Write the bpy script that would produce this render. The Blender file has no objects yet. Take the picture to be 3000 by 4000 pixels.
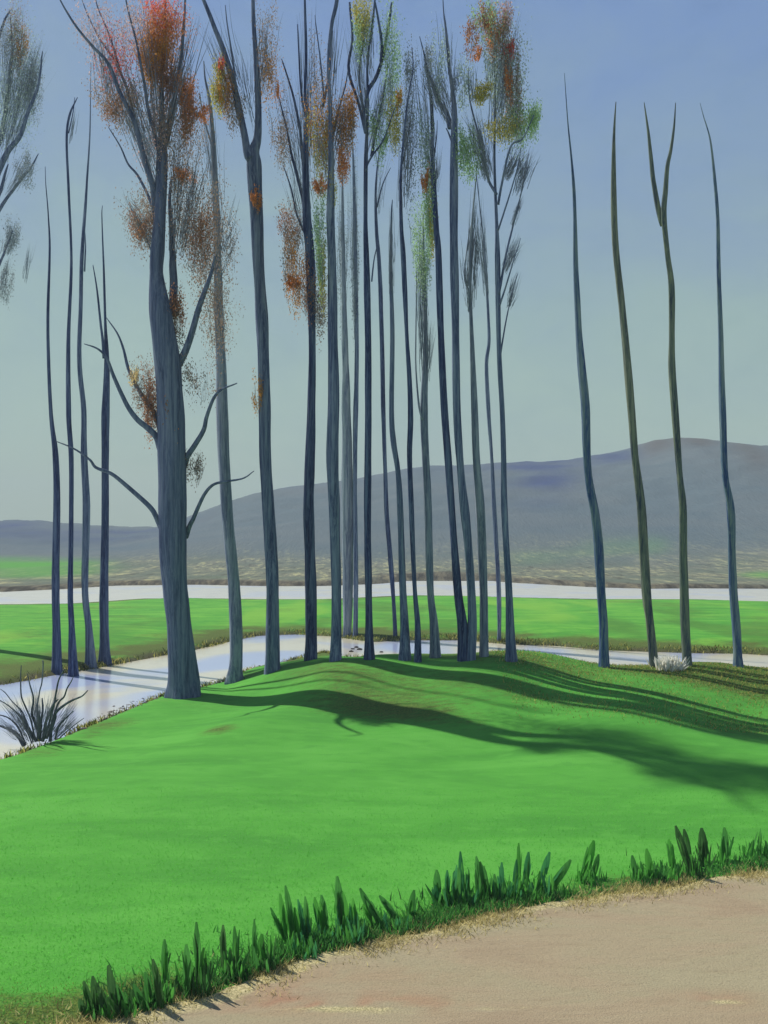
import bpy, math, random
import numpy as np
from mathutils import Vector, noise as mnoise

random.seed(7); RNG = np.random.default_rng(11)
sc = bpy.context.scene
COL = sc.collection
R = math.radians

# ------------------------------------------------------------------ camera geometry (photo 3000 x 4000)
F, HX, HY, CZ = 4289.0, 1500.0, 2134.0, 6.0
def at_depth(px, py, d):                       # point of the place seen at px,py at a distance d ahead
    return np.array([(px - HX) / F * d, d, CZ - (py - HY) / F * d])
def ground_pt(px, py, z=0.0):
    d = (CZ - z) * F / (py - HY)
    return ((px - HX) / F * d, d)
DS = 3000 / 1659.0                             # display -> photo pixels
def shore(pts, z):
    return [ground_pt(u * DS, v * DS, z) for u, v in pts]

# ------------------------------------------------------------------ helpers: materials
def new_mat(name):
    m = bpy.data.materials.new(name); m.use_nodes = True
    nt = m.node_tree; nt.nodes.clear()
    out = nt.nodes.new('ShaderNodeOutputMaterial')
    return m, nt, out
def N(nt, t, **kw):
    n = nt.nodes.new(t)
    for k, v in kw.items():
        setattr(n, k, v)
    return n
def noise_tex(nt, vec, scale, detail=4, rough=0.55, dist=0.0):
    n = N(nt, 'ShaderNodeTexNoise')
    n.inputs['Scale'].default_value = scale; n.inputs['Detail'].default_value = detail
    n.inputs['Roughness'].default_value = rough; n.inputs['Distortion'].default_value = dist
    if vec is not None: nt.links.new(vec, n.inputs['Vector'])
    return n.outputs['Fac']
def mapping(nt, scale, kind='Object'):
    t = N(nt, 'ShaderNodeTexCoord'); mp = N(nt, 'ShaderNodeMapping')
    mp.inputs['Scale'].default_value = scale
    nt.links.new(t.outputs[kind], mp.inputs['Vector'])
    return mp.outputs['Vector']
def ramp(nt, fac, stops):
    r = N(nt, 'ShaderNodeValToRGB')
    el = r.color_ramp.elements
    while len(el) > 1: el.remove(el[-1])
    el[0].position = stops[0][0]; el[0].color = (*stops[0][1], 1)
    for p, c in stops[1:]:
        e = el.new(p); e.color = (*c, 1)
    nt.links.new(fac, r.inputs['Fac'])
    return r.outputs['Color']
def framp(nt, fac, a, b):
    m = N(nt, 'ShaderNodeMapRange'); m.interpolation_type = 'SMOOTHSTEP'
    m.inputs['From Min'].default_value = a; m.inputs['From Max'].default_value = b
    nt.links.new(fac, m.inputs['Value'])
    return m.outputs['Result']
def mix(nt, fac, a, b, mode='MIX'):
    m = N(nt, 'ShaderNodeMix'); m.data_type = 'RGBA'; m.blend_type = mode
    for sock, v in ((m.inputs[0], fac), (m.inputs[6], a), (m.inputs[7], b)):
        if isinstance(v, (int, float)): sock.default_value = v
        elif isinstance(v, tuple): sock.default_value = (*v, 1)
        else: nt.links.new(v, sock)
    return m.outputs[2]
def mathn(nt, op, a, b=0.0):
    m = N(nt, 'ShaderNodeMath'); m.operation = op
    for s, v in ((m.inputs[0], a), (m.inputs[1], b)):
        if isinstance(v, (int, float)): s.default_value = v
        else: nt.links.new(v, s)
    return m.outputs[0]
def attr(nt, name):
    a = N(nt, 'ShaderNodeAttribute'); a.attribute_name = name
    return a.outputs['Fac']
def bump(nt, h, strength, dist):
    b = N(nt, 'ShaderNodeBump'); b.inputs['Strength'].default_value = strength
    b.inputs['Distance'].default_value = dist
    nt.links.new(h, b.inputs['Height'])
    return b.outputs['Normal']
def principled(nt, out, color, rough=0.9, normal=None, spec=0.2):
    p = N(nt, 'ShaderNodeBsdfPrincipled')
    if isinstance(color, tuple): p.inputs['Base Color'].default_value = (*color, 1)
    else: nt.links.new(color, p.inputs['Base Color'])
    if isinstance(rough, (int, float)): p.inputs['Roughness'].default_value = rough
    else: nt.links.new(rough, p.inputs['Roughness'])
    p.inputs['Specular IOR Level'].default_value = spec
    if normal is not None: nt.links.new(normal, p.inputs['Normal'])
    nt.links.new(p.outputs[0], out.inputs['Surface'])
    return p

def bark(name, c0, c1, c2, patch=None, fine=1.0):
    m, nt, out = new_mat(name)
    v = mapping(nt, (7, 7, 0.22)); v2 = mapping(nt, (34, 34, 1.6)); v3 = mapping(nt, (1.0, 1.0, 0.33))
    a = noise_tex(nt, v, 1.0, 5, 0.6, 0.3); b = noise_tex(nt, v2, 1.0, 3, 0.7)
    col = ramp(nt, a, [(0.36, c0), (0.50, c1), (0.66, c2)])
    col = mix(nt, framp(nt, b, 0.48, 0.66), col, mix(nt, 0.6, col, c2))
    col = mix(nt, framp(nt, b, 0.46, 0.28), col, mix(nt, 0.6, col, c0))
    if patch:
        col = mix(nt, mathn(nt, 'MULTIPLY', framp(nt, noise_tex(nt, v3, 1.0, 4), 0.52, 0.66), 0.8), col, patch)
    nrm = bump(nt, mathn(nt, 'ADD', a, b), 0.5, 0.03 * fine)
    principled(nt, out, col, 0.92, nrm, 0.12)
    return m

def leafmat(name, c, var=0.3, trans=0.6):
    m, nt, out = new_mat(name)
    g = N(nt, 'ShaderNodeNewGeometry')
    dark = tuple(x * (1 - var) for x in c); lite = tuple(min(0.9, x * (1 + var)) for x in c)
    col = ramp(nt, g.outputs['Random Per Island'], [(0, dark), (0.5, c), (1, lite)])
    d = N(nt, 'ShaderNodeBsdfDiffuse'); t = N(nt, 'ShaderNodeBsdfTranslucent')
    nt.links.new(col, d.inputs['Color']); nt.links.new(col, t.inputs['Color'])
    ms = N(nt, 'ShaderNodeMixShader'); ms.inputs[0].default_value = trans
    nt.links.new(d.outputs[0], ms.inputs[1]); nt.links.new(t.outputs[0], ms.inputs[2])
    nt.links.new(ms.outputs[0], out.inputs['Surface'])
    return m

# ------------------------------------------------------------------ helpers: meshes and objects
class MB:
    """collects tubes and blades into one mesh"""
    def __init__(s): s.v = []; s.f = []; s.m = []; s.n = 0
    def add(s, verts, faces, mi=0):
        s.v.append(np.asarray(verts, float).reshape(-1, 3))
        for f in faces: s.f.append(tuple(i + s.n for i in f)); s.m.append(mi)
        s.n += len(s.v[-1])
    def build(s, name, mats, parent=None, origin=(0, 0, 0), smooth=True):
        v = np.concatenate(s.v) - np.asarray(origin, float)
        me = bpy.data.meshes.new(name)
        me.from_pydata(v.tolist(), [], s.f)
        if not isinstance(mats, (list, tuple)): mats = [mats]
        for m in mats: me.materials.append(m)
        me.polygons.foreach_set('material_index', np.array(s.m, np.int32))
        me.polygons.foreach_set('use_smooth', np.full(len(s.f), smooth))
        me.update()
        o = bpy.data.objects.new(name, me); COL.objects.link(o)
        if parent is not None: o.parent = parent
        else: o.location = origin
        return o

def spline(pts, n):
    P = np.asarray(pts, float)
    if len(P) == 2:
        t = np.linspace(0, 1, n)[:, None]
        return P[0] * (1 - t) + P[1] * t
    Q = np.vstack([2 * P[0] - P[1], P, 2 * P[-1] - P[-2]])
    out = []
    for s in np.linspace(0, len(P) - 1 - 1e-6, n):
        i = int(s); t = s - i
        a, b, c, d = Q[i], Q[i + 1], Q[i + 2], Q[i + 3]
        out.append(0.5 * (2 * b + (c - a) * t + (2 * a - 5 * b + 4 * c - d) * t * t + (3 * b - a - 3 * c + d) * t ** 3))
    return np.array(out)

def tube(mb, P, rad, sides=8, mi=0, wob=0.0, flare=None):
    """tapered tube along P (n,3) with radii rad (n)"""
    P = np.asarray(P, float); n = len(P)
    T = np.gradient(P, axis=0); T /= np.linalg.norm(T, axis=1)[:, None] + 1e-9
    ref = np.array([0., 1., 0.]) if abs(T[0][1]) < 0.8 else np.array([1., 0., 0.])
    verts = []; ph = random.random() * 6.28
    ang = np.linspace(0, 2 * math.pi, sides, endpoint=False)
    for i in range(n):
        u = np.cross(T[i], ref); u /= np.linalg.norm(u) + 1e-9
        w = np.cross(u, T[i]); ref = w
        rr = np.full(sides, rad[i])
        if wob:
            rr = rr * (1 + wob * np.array([mnoise.noise(Vector((math.cos(a) * 1.3 + ph, math.sin(a) * 1.3, P[i][2] * 0.55))) for a in ang]))
        if flare is not None and flare[i] > 0:
            rr = rr * (1 + flare[i] * (0.5 + 0.5 * np.cos(ang * 5 + ph)))
        verts.append(P[i] + np.cos(ang)[:, None] * u * rr[:, None] + np.sin(ang)[:, None] * w * rr[:, None])
    V = np.concatenate(verts)
    faces = []
    for i in range(n - 1):
        for k in range(sides):
            k2 = (k + 1) % sides
            faces.append((i * sides + k, i * sides + k2, (i + 1) * sides + k2, (i + 1) * sides + k))
    faces.append(tuple(range(sides))[::-1]); faces.append(tuple((n - 1) * sides + k for k in range(sides)))
    mb.add(V, faces, mi)

def tag(o, label=None, cat=None, group=None, kind=None):
    if label: o['label'] = label
    if cat: o['category'] = cat
    if group: o['group'] = group
    if kind: o['kind'] = kind
    return o
def empty(name, loc):
    e = bpy.data.objects.new(name, None); COL.objects.link(e)
    e.location = loc; e.empty_display_size = 0.5
    return e

# ------------------------------------------------------------------ terrain
def sstep(a, b, x):
    t = np.clip((x - a) / (b - a), 0, 1); return t * t * (3 - 2 * t)
def dense(poly, n=10, closed=True):
    P = np.asarray(poly, float); out = []
    m = len(P) if closed else len(P) - 1
    for i in range(m):
        a, b = P[i], P[(i + 1) % len(P)]
        for k in range(n): out.append(a + (b - a) * k / n)
    return np.array(out)
def signed(poly, x, y):
    """distance to a closed outline, positive inside"""
    x = np.asarray(x, float).ravel(); y = np.asarray(y, float).ravel()
    best = np.full(x.shape, 1e18); ins = np.zeros(x.shape, bool)
    P = np.asarray(poly, float)
    for i in range(len(P)):
        ax, ay = P[i]; bx, by = P[(i + 1) % len(P)]
        dx, dy = bx - ax, by - ay
        t = np.clip(((x - ax) * dx + (y - ay) * dy) / (dx * dx + dy * dy + 1e-12), 0, 1)
        best = np.minimum(best, (x - ax - t * dx) ** 2 + (y - ay - t * dy) ** 2)
        c = (ay > y) != (by > y)
        ins ^= c & (x < (bx - ax) * (y - ay) / (by - ay + 1e-12) + ax)
    return np.where(ins, 1, -1) * np.sqrt(best)
def vnoise(x, y, s, seed=0.0):
    return np.array([mnoise.noise(Vector((a * s + seed, b * s - seed, seed * 0.7))) for a, b in zip(np.ravel(x), np.ravel(y))])

near_shore = [(-70, -30), (-34, -12), (-22, 4), (-15.5, 16), (-12.6, 25)] + shore(
    [(0, 1622), (55, 1602), (105, 1584), (200, 1546), (280, 1514), (335, 1494), (400, 1482), (450, 1470), (500, 1454), (560, 1434),
     (620, 1419), (700, 1402), (760, 1414), (820, 1419), (900, 1423), (1000, 1426), (1100, 1427), (1200, 1430),
     (1290, 1438), (1400, 1440), (1500, 1436), (1560, 1436), (1659, 1452)], 0.25) + [(30, 50), (48, 49), (90, 52), (130, 50)]
lawn_poly = near_shore + [(130, -40), (-70, -40)]
mead_near = [(-160, 20), (-70, 34), (-36, 44)] + shore(
    [(0, 1482), (60, 1472), (110, 1462), (200, 1446), (290, 1430), (362, 1416), (430, 1404), (480, 1391), (560, 1374), (640, 1371), (720, 1376),
     (800, 1388), (880, 1384), (1000, 1384), (1100, 1393), (1200, 1396), (1290, 1405), (1400, 1409), (1500, 1412), (1600, 1413),
     (1659, 1417)], 0.0) + [(40, 62), (70, 63), (160, 66)]
mead_far = [(200, 128), (80, 124)] + shore(
    [(1659, 1296), (1500, 1291), (1300, 1291), (1150, 1288), (1000, 1284), (900, 1283), (820, 1285), (700, 1291), (560, 1291), (430, 1289),
     (300, 1290), (150, 1300), (0, 1302)], 0.35) + [(-70, 116), (-200, 112)]
mead_poly = mead_near + mead_far
far_shore = [(-900, 150), (-200, 148), (-80, 146)] + shore(
    [(0, 1279), (150, 1272), (250, 1265), (430, 1263), (560, 1266), (700, 1266), (820, 1261), (900, 1252), (960, 1249), (1040, 1252),
     (1100, 1258), (1200, 1264), (1290, 1269), (1400, 1272), (1500, 1271), (1659, 1272)], 0.0) + [(90, 160), (200, 158), (900, 165)]
far_poly = far_shore + [(900, 1400), (-900, 1400)]
path_edge = [(-70, -2), (-30, 6.5), (-10, 11.5)] + shore(
    [(180, 2240), (310, 2206), (400, 2180), (480, 2156), (600, 2112), (700, 2082), (800, 2058), (900, 2034), (1000, 2006), (1100, 1984), (1200, 1962),
     (1300, 1946), (1450, 1926), (1550, 1908), (1659, 1892)], 0.42) + [(13, 22.5), (30, 29), (70, 38), (130, 42)]
path_poly = path_edge + [(130, -40), (-70, -40)]

# the lawn swells to a low knoll under the tree row: bearing (photo display column) -> crest height at 41 m
KN_U = np.array([-400, 420, 450, 500, 560, 620, 700, 760, 820, 900, 1000, 1100, 1200, 1290, 1400, 1500, 1560, 1659, 1900, 2300, 3000])
KN_Z = np.array([0.0, 0.0, 0.18, 0.55, 0.90, 1.25, 1.62, 1.66, 1.74, 1.78, 1.76, 1.70, 1.60, 1.46, 1.42, 1.44, 1.44, 1.28, 1.0, 0.6, 0.3]) - 0.52
KN_YC = np.interp(KN_U, [430, 500, 560, 620, 700, 760], [46.5, 46, 45, 44, 42.5, 41])
KN_Y0 = np.interp(KN_U, [430, 530, 700, 850, 1000, 1300, 1600], [41, 37.5, 34, 31.5, 29.5, 26.5, 25])
def bearing_u(x, y): return (x / np.maximum(y, 4.0) * F + HX) / DS
def crest_y(px, py): return float(np.interp(px / DS, KN_U, KN_YC))
def knoll(x, y):
    u = bearing_u(x, y)
    zc = np.maximum(np.interp(u, KN_U, KN_Z), 0); y0 = np.interp(u, KN_U, KN_Y0); yc = np.interp(u, KN_U, KN_YC)
    r = np.clip((y - y0) / (yc - y0), 0, 1); r = 0.35 * r + 0.65 * r * r * (3 - 2 * r)
    r = np.where(y > yc, 1 - sstep(0.5, 11.5, y - yc), r)
    return zc * r
def lawn_z(x, y, sd=None):
    x = np.asarray(x, float); y = np.asarray(y, float); sh = x.shape
    if sd is None: sd = signed(lawn_poly, x, y).reshape(sh)
    inner = sstep(1.0, 7.0, sd) * sstep(24, 33, y)
    H = 0.27 + 0.28 * sstep(0.5, 8.0, sd)
    H = H + inner * (0.10 * np.sin(0.62 * x + 0.10 * y + 0.4) + 0.07 * np.sin(1.05 * x - 0.42 * y + 1.1) + 0.05 * np.sin(0.45 * y + 0.2 * x))
    H = H + 0.07 * np.sin(0.21 * x + 1) * np.sin(0.19 * y) * sstep(2, 8, sd)
    H = H + knoll(x, y)
    return -0.9 + (0.9 + H) * sstep(-1.9, 1.1, sd)
def mead_z(x, y, sd=None):
    x = np.asarray(x, float); y = np.asarray(y, float); sh = x.shape
    if sd is None: sd = signed(mead_poly, x, y).reshape(sh)
    H = 0.25 + 0.25 * sstep(0.5, 9, sd) + 0.12 * np.sin(0.2 * x) * np.sin(0.17 * y + 1) * sstep(2, 8, sd)
    return -0.9 + (0.9 + H) * sstep(-1.9, 1.1, sd)
def hit(px, py, zf, d0=8.0, d1=200.0):
    """walk along the line of sight until it meets the terrain"""
    d = np.linspace(d0, d1, 6000)
    x = (px - HX) / F * d; z = CZ - (py - HY) / F * d
    k = int(np.argmax(z <= zf(x, d)))
    return x[k], d[k], float(zf(x[k:k + 1], d[k:k + 1])[0])

def grid_obj(name, xs, ys, zf, mat, attrs=None, keep=None, kind='structure'):
    X, Y = np.meshgrid(xs, ys)
    Z = zf(X, Y); nx, ny = len(xs), len(ys)
    V = np.stack([X, Y, Z], -1).reshape(-1, 3)
    idx = np.arange(nx * ny).reshape(ny, nx)
    Q = np.stack([idx[:-1, :-1], idx[:-1, 1:], idx[1:, 1:], idx[1:, :-1]], -1).reshape(-1, 4)
    if keep is not None:
        k = keep(X, Y, Z).reshape(-1)
        Q = Q[k[Q].any(1)]
        used = np.zeros(len(V), bool); used[Q] = True
        re = np.cumsum(used) - 1; Q = re[Q]; V = V[used]
    else: used = np.ones(len(V), bool)
    me = bpy.data.meshes.new(name)
    me.from_pydata(V.tolist(), [], Q.tolist())
    me.materials.append(mat)
    me.polygons.foreach_set('use_smooth', np.full(len(Q), True))
    for an, af in (attrs or {}).items():
        a = me.attributes.new(an, 'FLOAT', 'POINT')
        a.data.foreach_set('value', np.asarray(af(X, Y, Z)).reshape(-1)[used].astype(np.float32))
    me.update()
    o = bpy.data.objects.new(name, me); COL.objects.link(o); o['kind'] = kind
    return o

# ---- ground materials
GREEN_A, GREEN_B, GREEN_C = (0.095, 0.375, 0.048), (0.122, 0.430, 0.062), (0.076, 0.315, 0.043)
def grass_ground(name, ga, gb, gc, olive, mud, patches=None):
    m, nt, out = new_mat(name)
    v = mapping(nt, (0.16, 0.42, 0.3)); v2 = mapping(nt, (1.3, 1.9, 1.5)); v3 = mapping(nt, (22, 22, 22))
    a = noise_tex(nt, v, 1.0, 4, 0.55, 0.8); b = noise_tex(nt, v2, 1.0, 5, 0.6, 0.4); c = noise_tex(nt, v3, 1.0, 3, 0.7)
    col = ramp(nt, a, [(0.32, gc), (0.5, ga), (0.68, gb)])
    col = mix(nt, mathn(nt, 'MULTIPLY', framp(nt, b, 0.5, 0.70), 0.6), col, gb)
    col = mix(nt, mathn(nt, 'MULTIPLY', framp(nt, b, 0.5, 0.30), 0.6), col, gc)
    if patches:
        w_ = noise_tex(nt, mapping(nt, (0.11, 0.028, 1.0)), 1.0, 3, 0.5, 0.5)
        col = mix(nt, mathn(nt, 'MULTIPLY', framp(nt, w_, 0.47, 0.34), 0.6), col, patches[0])
        col = mix(nt, mathn(nt, 'MULTIPLY', framp(nt, w_, 0.53, 0.66), 0.7), col, patches[1])
    dry = attr(nt, 'dry')  # dry turf; on the lawn also carries painted tree shade
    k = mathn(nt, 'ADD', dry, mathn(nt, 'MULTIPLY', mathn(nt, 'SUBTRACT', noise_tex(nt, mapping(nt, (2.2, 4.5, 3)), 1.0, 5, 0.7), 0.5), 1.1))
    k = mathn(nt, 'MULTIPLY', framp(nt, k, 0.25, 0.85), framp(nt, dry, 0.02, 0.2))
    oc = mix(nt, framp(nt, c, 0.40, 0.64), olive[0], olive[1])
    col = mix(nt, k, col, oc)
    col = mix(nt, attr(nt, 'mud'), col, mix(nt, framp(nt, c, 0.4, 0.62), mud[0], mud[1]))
    col = mix(nt, mathn(nt, 'MULTIPLY', framp(nt, c, 0.5, 0.3), 0.22), col, gc)
    principled(nt, out, col, 0.95, bump(nt, mathn(nt, 'ADD', c, b), 0.35, 0.05), 0.1)
    return m
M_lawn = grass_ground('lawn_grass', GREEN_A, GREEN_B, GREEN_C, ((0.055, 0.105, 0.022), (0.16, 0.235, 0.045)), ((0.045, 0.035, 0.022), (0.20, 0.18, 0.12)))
M_mead = grass_ground('meadow_grass', (0.105, 0.39, 0.048), (0.19, 0.50, 0.06), (0.075, 0.31, 0.04), ((0.070, 0.105, 0.022), (0.15, 0.20, 0.045)), ((0.05, 0.04, 0.02), (0.17, 0.15, 0.09)), ((0.075, 0.19, 0.03), (0.23, 0.50, 0.06)))

def lawn_dry_shade(X, Y, Z):
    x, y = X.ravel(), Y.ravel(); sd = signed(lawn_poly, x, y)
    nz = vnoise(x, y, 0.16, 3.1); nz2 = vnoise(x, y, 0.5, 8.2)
    shade_band = sstep(31.5, 35.5, y + 0.60 * x) * sstep(-8.5, -5, x)  # tree shade painted into the turf colour across the shadow zone
    d = shade_band * (0.34 + 0.80 * vnoise(x * 0.75 + y * 0.62, (y * 0.75 - x * 0.62) * 0.30, 0.30, 3.1) + 0.25 * nz)
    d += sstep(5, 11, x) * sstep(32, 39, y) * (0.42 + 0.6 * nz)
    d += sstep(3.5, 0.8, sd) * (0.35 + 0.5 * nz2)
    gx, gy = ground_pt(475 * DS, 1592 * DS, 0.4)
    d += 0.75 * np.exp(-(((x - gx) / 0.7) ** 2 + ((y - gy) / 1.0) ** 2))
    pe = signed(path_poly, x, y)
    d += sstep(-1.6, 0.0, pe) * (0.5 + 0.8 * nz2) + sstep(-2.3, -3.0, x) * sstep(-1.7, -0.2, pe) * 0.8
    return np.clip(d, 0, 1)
def lawn_mud(X, Y, Z):
    z = Z.ravel(); n = vnoise(X, Y, 0.9, 5.5)
    return sstep(0.20, 0.06, z + 0.10 * n) * 0.95
def mead_dry(X, Y, Z):
    x, y = X.ravel(), Y.ravel(); sd = signed(mead_poly, x, y); n = vnoise(x, y, 0.13, 2.0); n2 = vnoise(x, y, 0.6, 4.0)
    return np.clip(sstep(8.5, 0.5, sd + 2.5 * n) * (0.85 + 0.5 * n2) + 0.45 * sstep(0.1, 0.5, n), 0, 1)
def mead_mud(X, Y, Z):
    return sstep(0.24, 0.05, Z.ravel() + 0.10 * vnoise(X, Y, 0.8, 9.5)) * 0.95

xs = np.concatenate([np.arange(-70, -26, 1.0), np.arange(-26, 30, 0.3), np.arange(30, 131, 1.2)])
ys = np.concatenate([np.arange(-40, 6, 1.5), np.arange(6, 72, 0.3)])
grid_obj('lawn', xs, ys, lambda X, Y: lawn_z(X, Y), M_lawn, {'dry': lawn_dry_shade, 'mud': lawn_mud}, lambda X, Y, Z: Z > -0.5)
xs = np.concatenate([np.arange(-160, -44, 3.0), np.arange(-44, 50, 0.55), np.arange(50, 161, 3.0)])
ys = np.concatenate([np.arange(18, 40, 2.0), np.arange(40, 100, 0.6), np.arange(100, 136, 1.0)])
grid_obj('meadow', xs, ys, lambda X, Y: mead_z(X, Y), M_mead, {'dry': mead_dry, 'mud': mead_mud}, lambda X, Y, Z: Z > -0.5)

# ---- path
m, nt, out = new_mat('bare_earth'); M_path = m
v = mapping(nt, (0.30, 0.75, 0.5)); v2 = mapping(nt, (2.2, 5.5, 3)); v3 = mapping(nt, (34, 34, 34))
a = noise_tex(nt, v, 1.0, 4, 0.55, 0.8); b = noise_tex(nt, v2, 1.0, 6, 0.65, 0.3); c = noise_tex(nt, v3, 1.0, 3, 0.75)
col = ramp(nt, a, [(0.30, (0.360, 0.270, 0.175)), (0.46, (0.420, 0.340, 0.215)), (0.60, (0.405, 0.355, 0.220)), (0.75, (0.440, 0.385, 0.240))])
col = mix(nt, attr(nt, 'red'), col, (0.42, 0.20, 0.12))
col = mix(nt, mathn(nt, 'MULTIPLY', framp(nt, b, 0.46, 0.28), 0.28), col, (0.25, 0.195, 0.115))
col = mix(nt, mathn(nt, 'MULTIPLY', framp(nt, b, 0.55, 0.75), 0.30), col, (0.45, 0.39, 0.27))
col = mix(nt, mathn(nt, 'MULTIPLY', framp(nt, c, 0.5, 0.30), 0.45), col, (0.19, 0.15, 0.10))
k = mathn(nt, 'MULTIPLY', framp(nt, mathn(nt, 'ADD', attr(nt, 'edge'), mathn(nt, 'MULTIPLY', mathn(nt, 'SUBTRACT', b, 0.5), 1.3)), 0.35, 0.8), 0.85)
col = mix(nt, k, col, mix(nt, framp(nt, c, 0.42, 0.6), (0.34, 0.31, 0.15), (0.74, 0.64, 0.34)))
principled(nt, out, col, 0.95, bump(nt, mathn(nt, 'ADD', mathn(nt, 'MULTIPLY', b, 1.5), c), 0.5, 0.035), 0.12)
def path_sd(X, Y):
    return signed(path_poly, X, Y) + 0.22 * vnoise(X, Y, 1.1, 6.6) + 0.10 * vnoise(X, Y, 4.0, 1.6)
def path_z(X, Y):
    return lawn_z(X, Y) + 0.025 - 0.22 * sstep(0.15, -0.5, path_sd(X, Y).reshape(X.shape))
def path_red(X, Y, Z):
    x, y = X.ravel(), Y.ravel(); r = 0
    for u, v_, sx, sy, k in ((560, 2150, 0.55, 0.45, 0.55), (650, 2200, 0.9, 0.30, 0.95), (900, 2205, 0.5, 0.25, 0.7), (1560, 2195, 0.5, 0.25, 0.5), (820, 2140, 1.2, 0.5, 0.25), (1400, 1990, 1.5, 0.7, 0.12)):
        gx, gy = ground_pt(u * DS, v_ * DS, 0.42)
        r = r + k * np.exp(-(((x - gx) / sx) ** 2 + ((y - gy) / sy) ** 2))
    return np.clip(r * sstep(-0.35, 0.45, vnoise(x, y, 1.3, 2.2) + 0.6 * vnoise(x, y * 2.0, 3.5, 4.2) + 0.4 * vnoise(x, y, 9.0, 6.2)), 0, 1) * 0.8
def path_pale(X, Y, Z):
    r = sstep(0.75, 0.0, path_sd(X, Y))
    for u, v_, sx, sy, k in ((760, 2218, 0.9, 0.12, 0.9), (560, 2196, 0.4, 0.15, 0.4), (1560, 2200, 0.45, 0.12, 0.7), (1120, 2215, 0.5, 0.08, 0.6)):
        gx, gy = ground_pt(u * DS, v_ * DS, 0.42)
        r = r + k * np.exp(-(((X.ravel() - gx) / sx) ** 2 + ((Y.ravel() - gy) / sy) ** 2))
    return np.clip(r, 0, 1)
xs = np.concatenate([np.arange(-70, -12, 1.5), np.arange(-12, 14, 0.14), np.arange(14, 131, 1.5)])
ys = np.concatenate([np.arange(-40, 10, 1.5), np.arange(10, 24, 0.14), np.arange(24, 46, 0.8)])
grid_obj('path', xs, ys, path_z, M_path, {'red': path_red, 'edge': path_pale},
         lambda X, Y, Z: (signed(path_poly, X, Y) > -1.0).reshape(X.shape))

# ---- water
def water(name, cream, blue, rough, blueamt):
    m, nt, out = new_mat(name)
    v = mapping(nt, (0.10, 0.07, 1)); v2 = mapping(nt, (0.5, 0.22, 1)); v3 = mapping(nt, (2.2, 5.0, 1))
    a = noise_tex(nt, v, 1.0, 3, 0.5, 0.6); b = noise_tex(nt, v2, 1.0, 4, 0.6); c = noise_tex(nt, v3, 1.0, 3, 0.6)
    col = mix(nt, mathn(nt, 'MULTIPLY', framp(nt, b, 0.40, 0.70), 0.5), cream, tuple(x * 0.80 for x in cream))
    col = mix(nt, mathn(nt, 'MULTIPLY', framp(nt, a, 0.47, 0.60), blueamt), col, blue)
    principled(nt, out, col, rough, bump(nt, c, 0.06, 0.02), 0.5)
    return m
def flat(name, x0, x1, y0, y1, z, mat):
    me = bpy.data.meshes.new(name)
    me.from_pydata([(x0, y0, z), (x1, y0, z), (x1, y1, z), (x0, y1, z)], [], [(0, 1, 2, 3)])
    me.materials.append(mat); me.update()
    o = bpy.data.objects.new(name, me); COL.objects.link(o); o['kind'] = 'structure'
    return o
M_stream = water('milky_water', (0.80, 0.75, 0.58), (0.42, 0.52, 0.84), 0.16, 0.85)
M_river = water('pale_water', (0.64, 0.64, 0.54), (0.50, 0.56, 0.68), 0.35, 0.5)
flat('stream', -160, 160, -40, 100, 0.0, M_stream)
flat('river', -900, 900, 100, 190, 0.0, M_river)
m, nt, out = new_mat('deep_soil'); principled(nt, out, ramp(nt, noise_tex(nt, mapping(nt, (0.05, 0.05, 0.05)), 1.0, 5), [(0.3, (0.07, 0.10, 0.05)), (0.7, (0.12, 0.15, 0.08))]), 0.95)
flat('ground', -1500, 1500, -1500, 1500, -1.6, m)

# ---- hills
ridge_uv = [(-600, 1160), (-200, 1146), (0, 1138), (90, 1137), (180, 1144), (260, 1149), (340, 1152), (410, 1134), (460, 1112), (520, 1088), (600, 1062), (700, 1048),
            (800, 1038), (900, 1021), (1000, 1016), (1100, 1013), (1200, 1006), (1280, 995), (1350, 982), (1400, 965), (1450, 957), (1500, 960),
            (1560, 963), (1600, 967), (1659, 971), (1800, 976), (2000, 1010), (2300, 1040), (2800, 1090), (3400, 1120)]
RX = np.array([(u * DS - HX) / F * 600 for u, v_ in ridge_uv]); RZ = np.array([CZ - (v_ * DS - HY) / F * 600 for u, v_ in ridge_uv])
def hill_z(X, Y, fine=True):
    sd = signed(far_poly, X, Y).reshape(X.shape)
    Rr = np.interp(X * (600 / np.maximum(Y, 300)) ** 0.5, RX, RZ)
    t = sstep(190, 610, Y)
    H = 0.5 + 0.012 * np.clip(Y - 160, 0, 90) + Rr * t ** 1.25 * (1 - 0.35 * sstep(620, 1100, Y))
    if fine:
        n = vnoise(X, Y, 0.012, 1.0).reshape(X.shape) + 0.5 * vnoise(X, Y, 0.035, 4.0).reshape(X.shape)
        H = H + n * 2.4 * sstep(230, 420, Y) + 0.9 * vnoise(X, Y, 0.13, 2.0).reshape(X.shape) * sstep(250, 450, Y)
    return -0.9 + (0.9 + H) * sstep(-3, 2.0, sd)
m, nt, out = new_mat('hill_scrub'); M_hill = m
v = mapping(nt, (0.020, 0.020, 0.03)); v2 = mapping(nt, (0.11, 0.05, 0.2)); v3 = mapping(nt, (0.85, 0.13, 0.8))
a = noise_tex(nt, v, 1.0, 4, 0.55, 0.5); b = noise_tex(nt, v2, 1.0, 5, 0.65); c = noise_tex(nt, v3, 1.0, 3, 0.7)
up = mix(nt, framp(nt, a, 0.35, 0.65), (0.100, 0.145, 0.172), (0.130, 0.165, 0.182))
low = mix(nt, framp(nt, b, 0.35, 0.66), (0.145, 0.175, 0.130), (0.210, 0.215, 0.155))
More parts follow.
